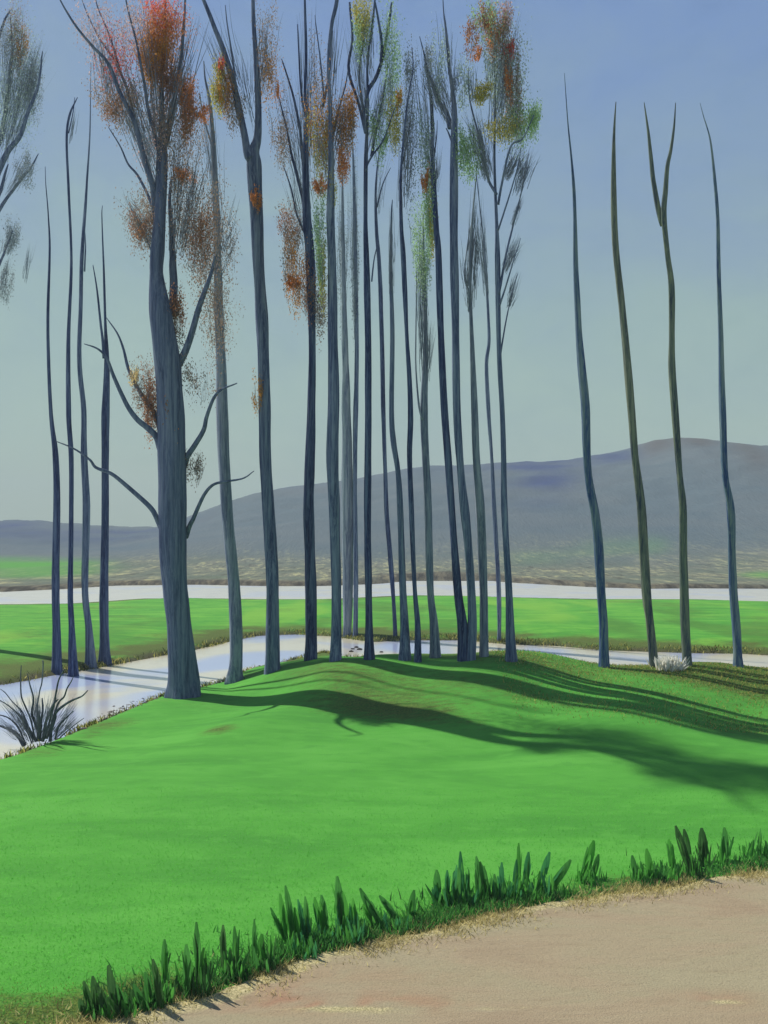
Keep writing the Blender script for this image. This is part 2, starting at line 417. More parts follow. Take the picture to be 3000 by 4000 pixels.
low = mix(nt, mathn(nt, 'MULTIPLY', mathn(nt, 'MULTIPLY', framp(nt, c, 0.50, 0.64), framp(nt, b, 0.42, 0.58)), 0.8), low, (0.52, 0.51, 0.25))
low = mix(nt, mathn(nt, 'MULTIPLY', framp(nt, c, 0.45, 0.33), 0.75), low, (0.07, 0.065, 0.045))
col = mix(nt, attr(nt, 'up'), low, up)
col = mix(nt, attr(nt, 'blue'), col, (0.022, 0.048, 0.170))
col = mix(nt, attr(nt, 'rust'), col, (0.085, 0.075, 0.075))
col = mix(nt, attr(nt, 'green'), col, (0.100, 0.360, 0.050))
col = mix(nt, attr(nt, 'mud'), col, mix(nt, framp(nt, c, 0.4, 0.6), (0.05, 0.038, 0.03), (0.16, 0.13, 0.09)))
principled(nt, out, col, 0.97, bump(nt, mathn(nt, 'ADD', b, c), 0.4, 1.0), 0.05)
def ang(X, Y): return X.ravel() / np.maximum(Y.ravel(), 1)
def blob(X, Y, pts):
    """patches of ground given as (bearing, distance, half width, half depth, amount)"""
    a_ = ang(X, Y); y = Y.ravel(); r = np.zeros(a_.shape)
    for x0, y0, sx, sy, k in pts: r += k * np.exp(-(((a_ - x0) / sx) ** 2 + ((y - y0) / sy) ** 2))
    return r
def hx(u, d): return (u * DS - HX) / F * d
def hill_green(X, Y, Z):
    n = vnoise(X, Y, 0.045, 7.0)
    r = blob(X, Y, [(hx(30, 1), 235, 0.085, 52, 1.25), (hx(1590, 1), 240, 0.03, 22, 0.25), (hx(1670, 1), 195, 0.035, 20, 0.8), (hx(1150, 1), 260, 0.05, 40, 0.36), (hx(1310, 1), 290, 0.035, 40, 0.36), (hx(1420, 1), 290, 0.025, 40, 0.32), (hx(480, 1), 185, 0.05, 10, 0.25)])
    return np.clip(r * (0.85 + 0.5 * n), 0, 1) * sstep(0.1, 0.6, r)
def hill_blue(X, Y, Z):
    n = vnoise(X, Y, 0.03, 3.0)
    r = blob(X, Y, [(hx(1165, 1), 480, 0.030, 75, 1.1), (hx(1120, 1), 560, 0.06, 60, 0.8), (hx(1330, 1), 550, 0.022, 50, 0.7), (hx(10, 1), 500, 0.045, 90, 0.9), (hx(240, 1), 470, 0.06, 70, 0.7), (hx(700, 1), 560, 0.10, 60, 0.25)])
    return np.clip(r * (0.8 + 0.9 * n), 0, 1)
def hill_rust(X, Y, Z):
    r = blob(X, Y, [(hx(1420, 1), 560, 0.016, 45, 1.0), (hx(1510, 1), 560, 0.018, 45, 1.0), (hx(1610, 1), 530, 0.016, 40, 0.9), (hx(1640, 1), 470, 0.014, 35, 0.7)])
    return np.clip(r, 0, 1)
xs = np.concatenate([np.arange(-900, -240, 20.0), np.arange(-240, 241, 2.5), np.arange(250, 901, 20.0)])
ys = np.concatenate([np.arange(140, 220, 1.6), np.arange(220, 680, 4.0), np.arange(680, 1400, 30.0)])
grid_obj('hills', xs, ys, hill_z, M_hill, {
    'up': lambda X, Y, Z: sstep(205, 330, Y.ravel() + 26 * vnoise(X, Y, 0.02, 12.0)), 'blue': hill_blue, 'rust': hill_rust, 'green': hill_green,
    'mud': lambda X, Y, Z: sstep(9, 1.0, signed(far_poly, X, Y) + 4 * vnoise(X, Y, 0.06, 5.0)) * 0.8}, lambda X, Y, Z: Z > -0.5)

# ------------------------------------------------------------------ bark and leaf materials
B_navy = bark('navy_bark', (0.012, 0.024, 0.085), (0.038, 0.064, 0.165), (0.150, 0.205, 0.320))
B_blue = bark('blue_grey_bark', (0.040, 0.066, 0.155), (0.105, 0.148, 0.260), (0.265, 0.325, 0.430))
B_grey = bark('grey_bark', (0.095, 0.130, 0.220), (0.215, 0.265, 0.350), (0.420, 0.475, 0.530))
B_olive = bark('olive_bark', (0.040, 0.064, 0.105), (0.150, 0.178, 0.145), (0.310, 0.335, 0.240))
B_teal = bark('blue_green_bark', (0.024, 0.066, 0.220), (0.095, 0.165, 0.270), (0.270, 0.350, 0.350))
B_mossy = bark('mossy_bark', (0.034, 0.056, 0.090), (0.115, 0.155, 0.150), (0.260, 0.300, 0.200))
B_big = bark('broad_grey_blue_bark', (0.048, 0.070, 0.145), (0.105, 0.145, 0.245), (0.190, 0.235, 0.320), fine=1.5)
B_big_rust = bark('rust_stained_bark', (0.050, 0.056, 0.080), (0.095, 0.105, 0.130), (0.150, 0.160, 0.180), patch=(0.30, 0.130, 0.035), fine=1.5)
B_twig = bark('twig_bark', (0.105, 0.135, 0.190), (0.190, 0.230, 0.285), (0.300, 0.340, 0.380))
B_shrub = bark('shrub_bark', (0.028, 0.042, 0.065), (0.075, 0.095, 0.130), (0.190, 0.215, 0.245), fine=0.3)
L = {k: leafmat(k + '_leaf', tuple(min(0.8, x * 1.3 + 0.02) for x in c)) for k, c in dict(
    orange=(0.50, 0.200, 0.060), ochre=(0.44, 0.205, 0.030), rust=(0.30, 0.140, 0.065), red=(0.62, 0.085, 0.045), brown=(0.23, 0.170, 0.125),
    olive=(0.36, 0.33, 0.065), green=(0.26, 0.40, 0.20), grey=(0.20, 0.235, 0.26), pink=(0.42, 0.29, 0.27), sage=(0.28, 0.37, 0.32), straw=(0.5, 0.40, 0.2)).items()}

# ------------------------------------------------------------------ trees
def leaf_cloud(mb, cx, cy, rx, ry, n, D, mi, tilt=0.0, size=(0.030, 0.070)):
    """small leaf faces spread through an ellipsoid of the crown, thinning outwards in clumps"""
    s = D / F; n = int(n * 6.0)
    nc = max(4, n // 9)
    nc = max(5, n // 46)
    ra = np.sqrt(RNG.uniform(0, 1, nc)) * 0.95; an = RNG.uniform(0, 6.283, nc)
    cc = np.stack([ra * np.cos(an), ra * np.sin(an) + RNG.normal(0, 0.12, nc), RNG.normal(0, 0.5, nc)], 1)
    wt = RNG.gamma(1.2, 1, nc); which = RNG.choice(nc, n, p=wt / wt.sum())
    q = cc[which] + RNG.normal(0, 1, (n, 3)) * np.array([0.19, 0.36, 0.24])
    q[:, 0] -= (q[:, 1] - cc[which][:, 1]) * cc[which][:, 0] * 0.5        # strokes fan outwards and up
    sx = q[:, 0] * rx + tilt * q[:, 1] * ry; sy = q[:, 1] * ry
    P = np.stack([(cx - HX + sx) * s, D + q[:, 2] * max(0.5, rx * s * 1.1), CZ - (cy - HY + sy) * s], 1)
    L_ = RNG.uniform(size[0], size[1], n) * (D / 50) ** 0.5
    th = RNG.uniform(-0.7, 0.7, n); ph = RNG.uniform(0, 6.28, n)
    ax = np.stack([np.sin(th) * np.cos(ph), np.sin(th) * np.sin(ph), np.cos(th)], 1)
    r = RNG.normal(0, 1, (n, 3)); bx = np.cross(ax, r); bx /= np.linalg.norm(bx, axis=1)[:, None]
    a = ax * (L_ * 0.75)[:, None]; b = bx * (L_ * 0.36)[:, None]
    V = np.stack([P - a, P + b - a * 0.1, P + a, P - b - a * 0.1], 1).reshape(-1, 3)
    mb.add(V, [(4 * i, 4 * i + 1, 4 * i + 2, 4 * i + 3) for i in range(n)], mi)

def brush(mb, x0, y0, x1, y1, w, n, D, r=0.016, mi=0):
    """a bundle of fine twigs running from one point of the crown to another"""
    s = D / F
    dx, dy = x1 - x0, y1 - y0; ln = math.hypot(dx, dy); nx, ny = -dy / ln, dx / ln
    for i in range(int(n * 1.9)):
        t0 = random.uniform(-0.05, 0.55); t1 = min(1.08, t0 + random.uniform(0.22, 0.6))
        o0 = random.gauss(0, 0.30) * w * (0.45 + t0 * 0.6); o1 = o0 * random.uniform(0.9, 1.5) + random.gauss(0, 0.12) * w
        d0 = D + random.gauss(0, 0.35) * w * s; d1 = d0 + random.gauss(0, 0.3) * w * s
        pts = []
        for t in (0, 0.35, 0.7, 1):
            tt = t0 + (t1 - t0) * t; o = o0 + (o1 - o0) * t ** 1.5 + random.gauss(0, 0.02) * w
            pts.append(at_depth(x0 + dx * tt + nx * o, y0 + dy * tt + ny * o, d0 + (d1 - d0) * t))
        rr = r * random.uniform(0.6, 1.5)
        tube(mb, spline(pts, 5), [rr, rr * .9, rr * .75, rr * .5, rr * .2], 3, mi)

def limb(mb, pts, w0, w1, D, sides=7, lean=0.0, wob=0.12, power=0.8):
    """a branch: photo positions made solid at the tree's distance, leaning towards or away from the viewer"""
    n = max(8, 4 * len(pts)); q = np.linspace(0, 1, len(pts))
    P = [at_depth(px, py, D + lean * t) for (px, py), t in zip(pts, q)]
    C = spline(P, n)
    t = np.linspace(0, 1, n)
    rad = ((w0 * (1 - t) ** power + w1 * t) / 2) / F * D
    for k in range(1, n - 1):
        C[k] += np.array([mnoise.noise(Vector((C[k][2] * 0.9, pts[0][0] * 0.01, 3))), 0, 0]) * rad[k] * 0.4
    tube(mb, C, np.maximum(rad, 0.006), sides, 0, wob)

def make_tree(base, zf, trunk, barkm, label, branches=(), brushes=(), clouds=(), group=None, name='poplar_tree', flare=0.25,
              cat='tree', sides=12, stems=(), twig_r=0.0085, D=None, slim=1.0, shade_stem=0.0, twigm=None):
    bx, by, bz = hit(base[0], base[1], zf) if D is None else (None, D, None)
    if zf is lawn_z and bx is not None and base[0] > 850 and (bz < 0.05 or by > crest_y(*base) + 1.5):      # foot on the very crest of the knoll
        by = crest_y(*base) - 0.3; bx = (base[0] - HX) / F * by; bz = float(lawn_z(np.array([bx]), np.array([by]))[0])
    elif bx is not None and bz < 0.05:             # foot right at the waterline
        bx, by = ground_pt(base[0], base[1], 0.12); bz = 0.0
    if bx is None:
        bx = (base[0] - HX) / F * by; bz = float(zf(np.array([bx]), np.array([by]))[0])
    D = by; org = (bx, by, bz)
    root = empty(name, org); tag(root, label, cat, group)
    # trunk: photo points (px, py, width)
    pts = [(trunk[0][0], trunk[0][1], trunk[0][2])] + list(trunk[1:])
    P = [at_depth(px, py, D) for px, py, w in pts]; W = np.array([w for _, _, w in pts])
    P[0] = np.array([bx, by, bz])
    P = [P[0] - np.array([0, 0, 0.5])] + P; W = np.concatenate([[W[0]], W])
    n = 6 * len(P)
    C = spline(P, n); rad = np.interp(np.linspace(0, len(W) - 1, n), np.arange(len(W)), W) / 2 / F * D * slim
    sway = random.uniform(0, 9)
    for k in range(n):
        h = C[k][2] - bz
        C[k][1] += 0.35 * math.sin(h * 0.16 + sway) * min(1, h / 4) + 0.12 * math.sin(h * 0.5 + sway)
    hz = C[:, 2] - bz
    fl = flare * np.clip(1 - hz / 1.1, 0, 1) ** 2
    rad = rad * (1 + 0.05 * np.array([mnoise.noise(Vector((sway, 0, z * 0.8))) for z in hz]))
    mb = MB(); tube(mb, C, np.maximum(rad, 0.007), sides, 0, 0.13, fl)
    tr = mb.build('trunk', barkm, root, org)
    if shade_stem:                                       # extra stem hidden behind the trunk, added to widen its shadow
        C2 = C.copy(); k_ = np.clip(hz / 3.0, 0, 1)
        C2[:, 1] += shade_stem * (0.75 + 0.25 * k_); C2[:, 0] *= C2[:, 1] / C[:, 1]; C2[:, 0] += 0.05 * np.sin(hz * 0.4 + sway)
        C2[:, 2] += 0.0025 * hz; cut = int(n * 0.74)
        mb = MB(); tube(mb, C2[:cut], np.maximum(rad[:cut] * 0.92 * np.clip((cut - np.arange(cut)) / (0.35 * cut), 0.04, 1), 0.006), sides, 0, 0.13)
        mb.build('stem', barkm, root, org)  # unseen shadow caster, not a real second stem
    for b in branches:
        mb = MB(); limb(mb, b[0], b[1], b[2], D, 7, b[3] if len(b) > 3 else random.uniform(-0.9, 0.9))
        mb.build('branch', barkm if b[1] > 8 else (twigm or barkm), root, org)
    if brushes or clouds:
        mb = MB()
        for q in brushes: brush(mb, *q[:6], D, twig_r)
        keys = []
        for q in clouds:
            brush(mb, q[0], q[1] + q[3] * 1.1, q[0] + random.gauss(0, 6), q[1] - q[3] * 1.0, q[2] * 1.7, 4 + q[4] // 60, D, 0.007)
            if q[5] not in keys: keys.append(q[5])
            leaf_cloud(mb, q[0], q[1], q[2], q[3], q[4], D, 1 + keys.index(q[5]), q[6] if len(q) > 6 else 0.0)
        o = mb.build('crown' if clouds else 'twigs', [twigm or B_twig] + [L[k] for k in keys], root, org, smooth=False)
    return root, D, org

# --- the broad old tree ---
T0 = dict(
 trunk=[(719, 2720, 132), (720, 2660, 122), (709, 2540, 106), (700, 2422, 93), (690, 2301, 92), (682, 2181, 102), (678, 1995, 112), (674, 1784, 110), (672, 1603, 104), (660, 1422, 100),
        (634, 1230, 84), (618, 1080, 52), (621, 990, 54), (629, 844, 46), (631, 700, 46), (632, 603, 44), (630, 540, 30), (628, 450, 22), (627, 313, 17), (634, 200, 13), (640, 60, 10), (644, -90, 6)],
 branches=[
  ([(640, 610), (643, 573), (668, 470), (681, 392), (698, 280), (705, 241), (717, 110), (723, 24), (728, -80)], 24, 6, 0.6),
  ([(622, 600), (612, 555), (592, 480), (579, 422), (566, 330), (559, 301), (536, 181), (500, 36), (485, -40)], 18, 4, -0.8),
  ([(612, 860), (603, 800), (594, 723), (573, 651), (549, 561), (530, 494), (506, 434), (464, 350), (434, 271), (410, 229), (362, 181), (301, 109), (255, 36), (225, -20)], 26, 4, -1.6),
  ([(534, 510), (522, 458), (506, 386), (482, 313), (452, 241), (422, 199), (386, 145), (346, 66), (320, 0)], 14, 3, 0.9),
  ([(464, 262), (442, 180), (416, 108), (382, 30), (370, -20)], 9, 3, 0.8),
  ([(594, 802), (567, 741), (536, 681), (500, 639), (470, 573), (422, 494)], 13, 3, 1.2),
  ([(594, 990), (560, 904), (530, 844), (505, 800)], 6, 2, 0.8),
  ([(684, 1230), (678, 1157), (675, 1050), (677, 1000), (672, 940), (667, 880), (664, 780), (670, 690)], 36, 8, 0.7),
  ([(676, 1470), (693, 1434), (723, 1374), (753, 1289), (778, 1205), (802, 1133), (826, 1060), (840, 1000)], 36, 6, -1.0),
  ([(715, 1830), (728, 1785), (759, 1741), (796, 1681), (808, 1627), (832, 1560), (862, 1524), (926, 1497)], 26, 4, -1.3),
  ([(726, 2100), (740, 2055), (753, 2030), (771, 1988), (802, 1928), (838, 1892), (892, 1880), (952, 1868), (992, 1840)], 20, 3, -1.2),
  ([(636, 1790), (624, 1747), (609, 1705), (573, 1669), (536, 1639), (500, 1590), (470, 1530), (440, 1458), (416, 1398), (380, 1362), (328, 1343)], 30, 3, -1.4),
  ([(640, 1730), (621, 1663), (597, 1603), (560, 1554), (530, 1500), (500, 1434), (482, 1362), (458, 1301), (416, 1241)], 24, 3, 0.8),
  ([(640, 2080), (621, 2046), (591, 1990), (542, 1940), (482, 1886), (434, 1850), (374, 1826), (350, 1796), (289, 1753), (217, 1723)], 24, 3, -1.0)],
 brushes=[(600, 700, 420, 180, 150, 46), (620, 560, 560, 0, 110, 40), (640, 560, 740, 60, 120, 46), (700, 980, 780, 560, 130, 34), (590, 950, 470, 760, 90, 20), (680, 1000, 700, 500, 70, 24), (440, 400, 380, 60, 120, 24), (840, 1080, 905, 860, 90, 16)],
 clouds=[(640, 110, 95, 95, 620, 'orange'), (650, 60, 80, 60, 260, 'red'), (600, 215, 58, 105, 950, 'ochre'), (640, 150, 60, 70, 340, 'ochre'), (655, 285, 42, 80, 420, 'rust'), (728, 380, 26, 75, 360, 'orange'), (735, 420, 40, 110, 420, 'rust'),
         (440, 180, 120, 150, 520, 'pink'), (470, 240, 80, 110, 200, 'red'), (560, 120, 90, 110, 340, 'pink'), (480, 410, 100, 90, 520, 'brown'), (450, 430, 60, 45, 200, 'rust'), (700, 560, 95, 150, 800, 'brown'), (590, 560, 60, 120, 240, 'pink'), (780, 440, 50, 18, 130, 'orange'),
         (560, 860, 80, 95, 500, 'brown'), (545, 880, 45, 60, 200, 'rust'), (775, 880, 95, 170, 1000, 'brown'), (720, 690, 34, 20, 130, 'orange'), (770, 930, 60, 120, 420, 'rust'), (690, 1235, 30, 80, 260, 'rust'), (675, 1300, 42, 110, 240, 'brown'),
         (590, 1570, 34, 110, 420, 'rust'), (560, 1500, 50, 80, 150, 'brown'), (525, 1480, 16, 40, 70, 'straw'), (690, 1690, 16, 80, 230, 'ochre'), (660, 1590, 24, 60, 130, 'rust'), (850, 1150, 80, 190, 560, 'brown'), (765, 1830, 40, 60, 120, 'brown'), (790, 1500, 70, 70, 120, 'brown')])
root, D0, org0 = make_tree((719, 2722), lawn_z, T0['trunk'], B_big, 'broad forked old tree with orange autumn leaves on the near bank, thickest trunk of all',
          T0['branches'], T0['brushes'], T0['clouds'], name='broad_tree', shade_stem=1.1, flare=0.22, sides=20, twig_r=0.013)

G_row = 'tall slender poplars of the dense row by the stream'
G_thin = 'bare saplings standing across the stream'
G_right = 'bare poles of young poplars at the right end of the bank'

# --- the row ---
make_tree((916, 2640), lawn_z, [(922, 2640, 64), (920, 2580, 52), (916, 2422, 46), (905, 2241, 44), (883, 2000, 46), (873, 1784, 44), (866, 1603, 46), (857, 1362, 38), (851, 1181, 36), (850, 1000, 30), (846, 784, 27), (840, 603, 20), (826, 422, 13), (806, 320, 7), (800, 250, 4)],
          B_grey, 'slim grey poplar standing just right of the broad orange tree', [([(842, 620), (812, 520), (790, 430), (780, 360)], 10, 3)], [(850, 900, 800, 330, 90, 34), (850, 1000, 900, 760, 60, 16)], [(860, 980, 70, 120, 160, 'brown')], G_row, shade_stem=0.6)
make_tree((1066, 2597), lawn_z, [(1068, 2597, 58), (1066, 2450, 50), (1064, 2301, 48), (1055, 2121, 50), (1046, 2000, 47), (1034, 1784, 45), (1031, 1542, 46), (1024, 1301, 43), (1004, 1000, 48), (996, 784, 52), (990, 640, 58), (988, 590, 48), (1005, 530, 32), (1009, 422, 25), (1003, 271, 21), (992, 90, 17), (988, -100, 9)],
          B_blue, 'tall poplar splitting in two high up, second trunk right of the broad orange tree',
          [([(978, 620), (964, 567), (940, 458), (916, 344), (880, 217), (844, 121), (805, 24), (780, -40)], 34, 10, 0.5), ([(925, 380), (910, 240), (890, 110), (880, 20)], 10, 3)],
          [(940, 450, 800, 60, 120, 36), (1000, 420, 1040, 40, 90, 30), (990, 500, 900, 120, 80, 18)],
          [(855, 335, 34, 85, 420, 'olive'), (880, 360, 36, 80, 300, 'ochre'), (864, 265, 14, 34, 80, 'red'), (1000, 778, 18, 32, 170, 'orange'), (1005, 1540, 22, 60, 100, 'ochre'), (1040, 180, 50, 130, 260, 'brown'), (915, 430, 46, 70, 160, 'brown'), (1045, 280, 50, 100, 160, 'ochre')], G_row, shade_stem=0.6)
make_tree((1214, 2578), lawn_z, [(1216, 2578, 46), (1212, 2440, 43), (1211, 2301, 42), (1205, 2000, 42), (1209, 1844, 39), (1217, 1603, 30), (1218, 1301, 28), (1211, 1000, 36), (1203, 904, 38), (1200, 844, 34), (1196, 603, 22), (1203, 452, 16), (1194, 392, 13), (1197, 230, 12), (1193, 60, 10), (1190, -80, 5)],
          B_navy, 'navy trunked poplar fanning into five stems above orange haze, left end of the dense row',
          [([(1199, 814), (1181, 603), (1163, 452), (1133, 331), (1100, 230)], 16, 4), ([(1193, 814), (1163, 693), (1139, 603), (1115, 482), (1090, 380)], 14, 4), ([(1187, 904), (1157, 832), (1139, 741), (1106, 645)], 10, 3), ([(1200, 480), (1178, 370), (1169, 241), (1162, 95)], 9, 4)],
          [(1200, 800, 1110, 250, 120, 40), (1205, 700, 1200, 40, 70, 36), (1200, 980, 1120, 640, 60, 18)],
          [(1140, 990, 44, 130, 380, 'brown'), (1150, 1080, 42, 110, 300, 'ochre'), (1145, 1110, 26, 20, 150, 'orange'), (1195, 1130, 40, 90, 240, 'rust'), (1250, 1180, 34, 110, 220, 'brown'), (1100, 520, 50, 130, 260, 'brown'), (1082, 345, 10, 40, 60, 'orange'), (1120, 870, 40, 60, 120, 'rust'), (1240, 300, 40, 160, 140, 'brown')], G_row, shade_stem=0.6)
make_tree((1310, 2567), lawn_z, [(1312, 2567, 46), (1311, 2430, 36), (1310, 2301, 36), (1306, 2000, 42), (1298, 1784, 48), (1304, 1542, 42), (1299, 1301, 39), (1296, 1000, 33), (1291, 844, 33), (1294, 700, 26), (1295, 603, 22), (1291, 422, 16), (1285, 271, 13), (1296, 120, 14), (1316, 20, 16), (1322, -100, 8)],
          B_blue, 'grey blue poplar wrapped in ochre and yellow green leaves, standing beside the navy forked one',
          [([(1268, 400), (1276, 340), (1290, 253), (1300, 120)], 10, 4), ([(1262, 420), (1264, 362), (1248, 210), (1230, 60)], 9, 3), ([(1292, 560), (1320, 440), (1350, 330), (1362, 250)], 9, 3)],
          [(1290, 700, 1240, 330, 100, 34), (1295, 640, 1360, 280, 90, 30), (1296, 400, 1320, 20, 60, 18)],
          [(1255, 480, 62, 130, 460, 'ochre'), (1250, 560, 50, 120, 360, 'olive'), (1355, 470, 40, 95, 460, 'ochre'), (1350, 500, 36, 80, 200, 'brown'), (1342, 650, 26, 60, 240, 'orange'), (1252, 920, 26, 150, 360, 'green'), (1290, 760, 22, 70, 150, 'olive'), (1250, 730, 26, 30, 140, 'orange'), (1262, 1050, 18, 120, 170, 'olive')], G_row, shade_stem=0.6)
make_tree((1356, 2484), mead_z, [(1357, 2484, 30), (1358, 2300, 40), (1357, 2000, 46), (1356, 1784, 42), (1352, 1603, 34), (1350, 1422, 27), (1344, 1180, 20), (1341, 1000, 16), (1339, 844, 12), (1338, 700, 6), (1338, 610, 3)],
          B_grey, 'pale speckled slender trunk on the far shore, left one of a close pair', (), [(1342, 1200, 1336, 720, 50, 30)], [(1340, 1000, 24, 220, 240, 'grey')], G_row, shade_stem=0.6)
make_tree((1389, 2484), mead_z, [(1391, 2484, 18), (1390, 2301, 18), (1386, 2000, 17), (1387, 1784, 16), (1391, 1542, 18), (1393, 1300, 16), (1388, 1000, 15), (1383, 723, 11), (1379, 600, 7), (1374, 500, 3)],
          B_blue, 'thin dark rough stem on the far shore, right one of a close pair', (), [(1388, 1300, 1378, 560, 44, 34)], [(1386, 950, 22, 260, 240, 'grey')], G_row, shade_stem=0.6)
make_tree((1443, 2574), lawn_z, [(1444, 2574, 40), (1442, 2440, 28), (1440, 2301, 25), (1435, 2000, 30), (1436, 1844, 30), (1438, 1603, 27), (1437, 1301, 25), (1431, 1000, 24), (1427, 844, 16), (1429, 603, 15), (1436, 422, 11), (1435, 241, 9), (1452, 120, 9), (1464, 10, 8), (1470, -90, 4)],
          B_navy, 'navy poplar with curved upper branches and a yellow green top',
          [([(1431, 440), (1436, 360), (1470, 301), (1494, 229), (1508, 150), (1524, 60), (1530, 10)], 17, 8, 0.6), ([(1488, 240), (1491, 170), (1480, 90), (1466, 10)], 14, 6), ([(1431, 670), (1434, 645), (1458, 603), (1500, 542), (1545, 412)], 10, 3, -0.8), ([(1452, 610), (1470, 500), (1498, 374), (1514, 255)], 12, 4, 0.8), ([(1428, 520), (1400, 400), (1362, 271), (1376, 150), (1366, 10)], 12, 9, 0.9), ([(1430, 500), (1404, 300), (1420, 160), (1436, 40)], 10, 4)],
          [(1440, 600, 1520, 250, 90, 40), (1432, 500, 1380, 40, 80, 30), (1450, 320, 1440, 0, 60, 20)],
          [(1418, 70, 32, 75, 340, 'olive'), (1415, 150, 36, 80, 220, 'green'), (1525, 250, 42, 200, 500, 'green'), (1540, 480, 36, 100, 340, 'olive'), (1560, 400, 16, 40, 90, 'ochre'), (1480, 520, 36, 100, 240, 'green'), (1506, 540, 9, 16, 60, 'green')], G_row, shade_stem=0.0)
make_tree((1545, 2484), mead_z, [(1547, 2484, 16), (1538, 2362, 15), (1525, 2181, 19), (1510, 2000, 18), (1505, 1844, 15), (1497, 1603, 17), (1491, 1301, 17), (1482, 1040, 16), (1471, 904, 14), (1467, 760, 9), (1475, 640, 6), (1492, 540, 4)],
          B_navy, 'narrow stem leaning left from the far shore, right of the yellow green topped poplar', [([(1473, 810), (1494, 723), (1526, 655)], 7, 2), ([(1452, 1100), (1462, 1010), (1478, 940)], 7, 2)], [(1472, 850, 1500, 560, 50, 18)], (), G_row, shade_stem=0.0)
make_tree((1582, 2579), lawn_z, [(1582, 2579, 46), (1580, 2450, 36), (1574, 2301, 27), (1564, 2000, 25), (1555, 1844, 20), (1537, 1723, 24), (1530, 1603, 19), (1533, 1301, 18), (1527, 1060, 14), (1529, 844, 7), (1533, 780, 3)],
          B_blue, 'grey blue trunk kinking left at mid height, shorter than the trees around it', (), [(1530, 1150, 1533, 780, 40, 16)], (), G_row, shade_stem=0.0)
make_tree((1633, 2545), lawn_z, [(1637, 2545, 30), (1632, 2440, 22), (1621, 2301, 18), (1608, 2000, 20), (1600, 1784, 20), (1604, 1640, 21), (1600, 1482, 18), (1589, 1301, 15), (1575, 1000, 21), (1568, 904, 16), (1564, 723, 10), (1572, 603, 8), (1590, 422, 6), (1612, 290, 4), (1608, 200, 3)],
          B_navy, 'blackish navy stem, darkest high up, leaning left under a thin curved tip', [([(1572, 640), (1596, 520), (1618, 350)], 7, 2)], [(1575, 800, 1610, 250, 80, 40)], [(1605, 560, 34, 190, 240, 'grey'), (1600, 280, 26, 90, 120, 'grey')], G_row, shade_stem=0.0)
make_tree((1699, 2567), lawn_z, [(1700, 2567, 42), (1694, 2430, 30), (1681, 2301, 25), (1673, 2000, 33), (1663, 1784, 30), (1656, 1603, 33), (1664, 1362, 18), (1660, 1120, 12), (1656, 960, 8), (1654, 820, 4)],
          B_grey, 'grey trunk with a wispy green top and a thin side stem parting left', [([(1650, 1640), (1636, 1573), (1624, 1422), (1626, 1200), (1628, 1050)], 9, 3)], [(1660, 1500, 1640, 900, 60, 36), (1670, 1500, 1690, 1250, 40, 14)], [(1648, 960, 34, 150, 420, 'green'), (1660, 1060, 22, 90, 130, 'sage')], G_row, shade_stem=0.0)
make_tree((1814, 2579), lawn_z, [(1815, 2579, 52), (1806, 2440, 42), (1787, 2301, 31), (1763, 2000, 27), (1748, 1784, 31), (1734, 1603, 28), (1720, 1301, 25), (1711, 1000, 25), (1703, 904, 22), (1692, 723, 20), (1688, 542, 12), (1687, 422, 11), (1674, 300, 10), (1660, 210, 7), (1640, 130, 3)],
          B_navy, 'straight navy poplar with olive upper stem, boldest dark trunk of the row', [([(1692, 640), (1705, 540), (1708, 470)], 6, 2)], [(1690, 700, 1640, 180, 80, 34), (1700, 760, 1715, 560, 40, 12)], [(1676, 760, 22, 150, 420, 'green'), (1662, 715, 14, 40, 120, 'orange'), (1690, 850, 18, 110, 200, 'olive'), (1650, 560, 34, 130, 200, 'sage'), (1665, 250, 26, 70, 120, 'grey')], G_row, shade_stem=0.0)
make_tree((1838, 2579), lawn_z, [(1842, 2579, 40), (1845, 2440, 36), (1840, 2301, 34), (1827, 2121, 32), (1814, 2000, 36), (1798, 1844, 27), (1783, 1603, 30), (1778, 1301, 30), (1771, 1000, 33), (1770, 723, 33), (1773, 542, 26), (1773, 422, 21), (1764, 330, 15), (1753, 241, 12), (1744, 120, 9), (1734, 40, 5), (1730, -40, 3)],
          B_blue, 'stout blue grey poplar reaching the top edge with one dark slanting branch on its left',
          [([(1760, 500), (1744, 440), (1711, 392), (1690, 330), (1671, 265)], 24, 6, 0.5), ([(1766, 560), (1752, 520), (1742, 500)], 8, 3)],
          [(1755, 470, 1670, 240, 110, 70), (1770, 400, 1790, 230, 70, 26), (1765, 360, 1740, 60, 60, 18)], [(1715, 260, 36, 110, 160, 'sage'), (1810, 330, 36, 80, 140, 'sage')], G_row, shade_stem=0.0)
make_tree((1892, 2540), lawn_z, [(1894, 2540, 36), (1891, 2420, 33), (1890, 2301, 33), (1877, 2000, 36), (1860, 1784, 27), (1854, 1603, 27), (1844, 1362, 18), (1834, 1120, 10), (1836, 950, 8), (1852, 750, 5), (1860, 680, 3)],
          B_grey, 'mid grey trunk with feathery twigs, right of the stout blue grey poplar', [([(1838, 1150), (1815, 1080), (1830, 930), (1860, 800)], 7, 2)], [(1838, 1200, 1862, 760, 70, 60), (1834, 1200, 1815, 1000, 40, 20)], (), G_row, shade_stem=0.0)
make_tree((1950, 2500), mead_z, [(1953, 2500, 14), (1946, 2301, 18), (1930, 2000, 17), (1919, 1784, 12), (1907, 1603, 16), (1901, 1422, 15), (1912, 1301, 12), (1897, 1000, 6), (1880, 844, 5), (1862, 680, 3)],
          B_blue, 'very thin wavering stem on the far shore, hugging the last trunk of the row', (), [(1905, 1200, 1870, 700, 40, 16)], (), G_row, shade_stem=0.0)
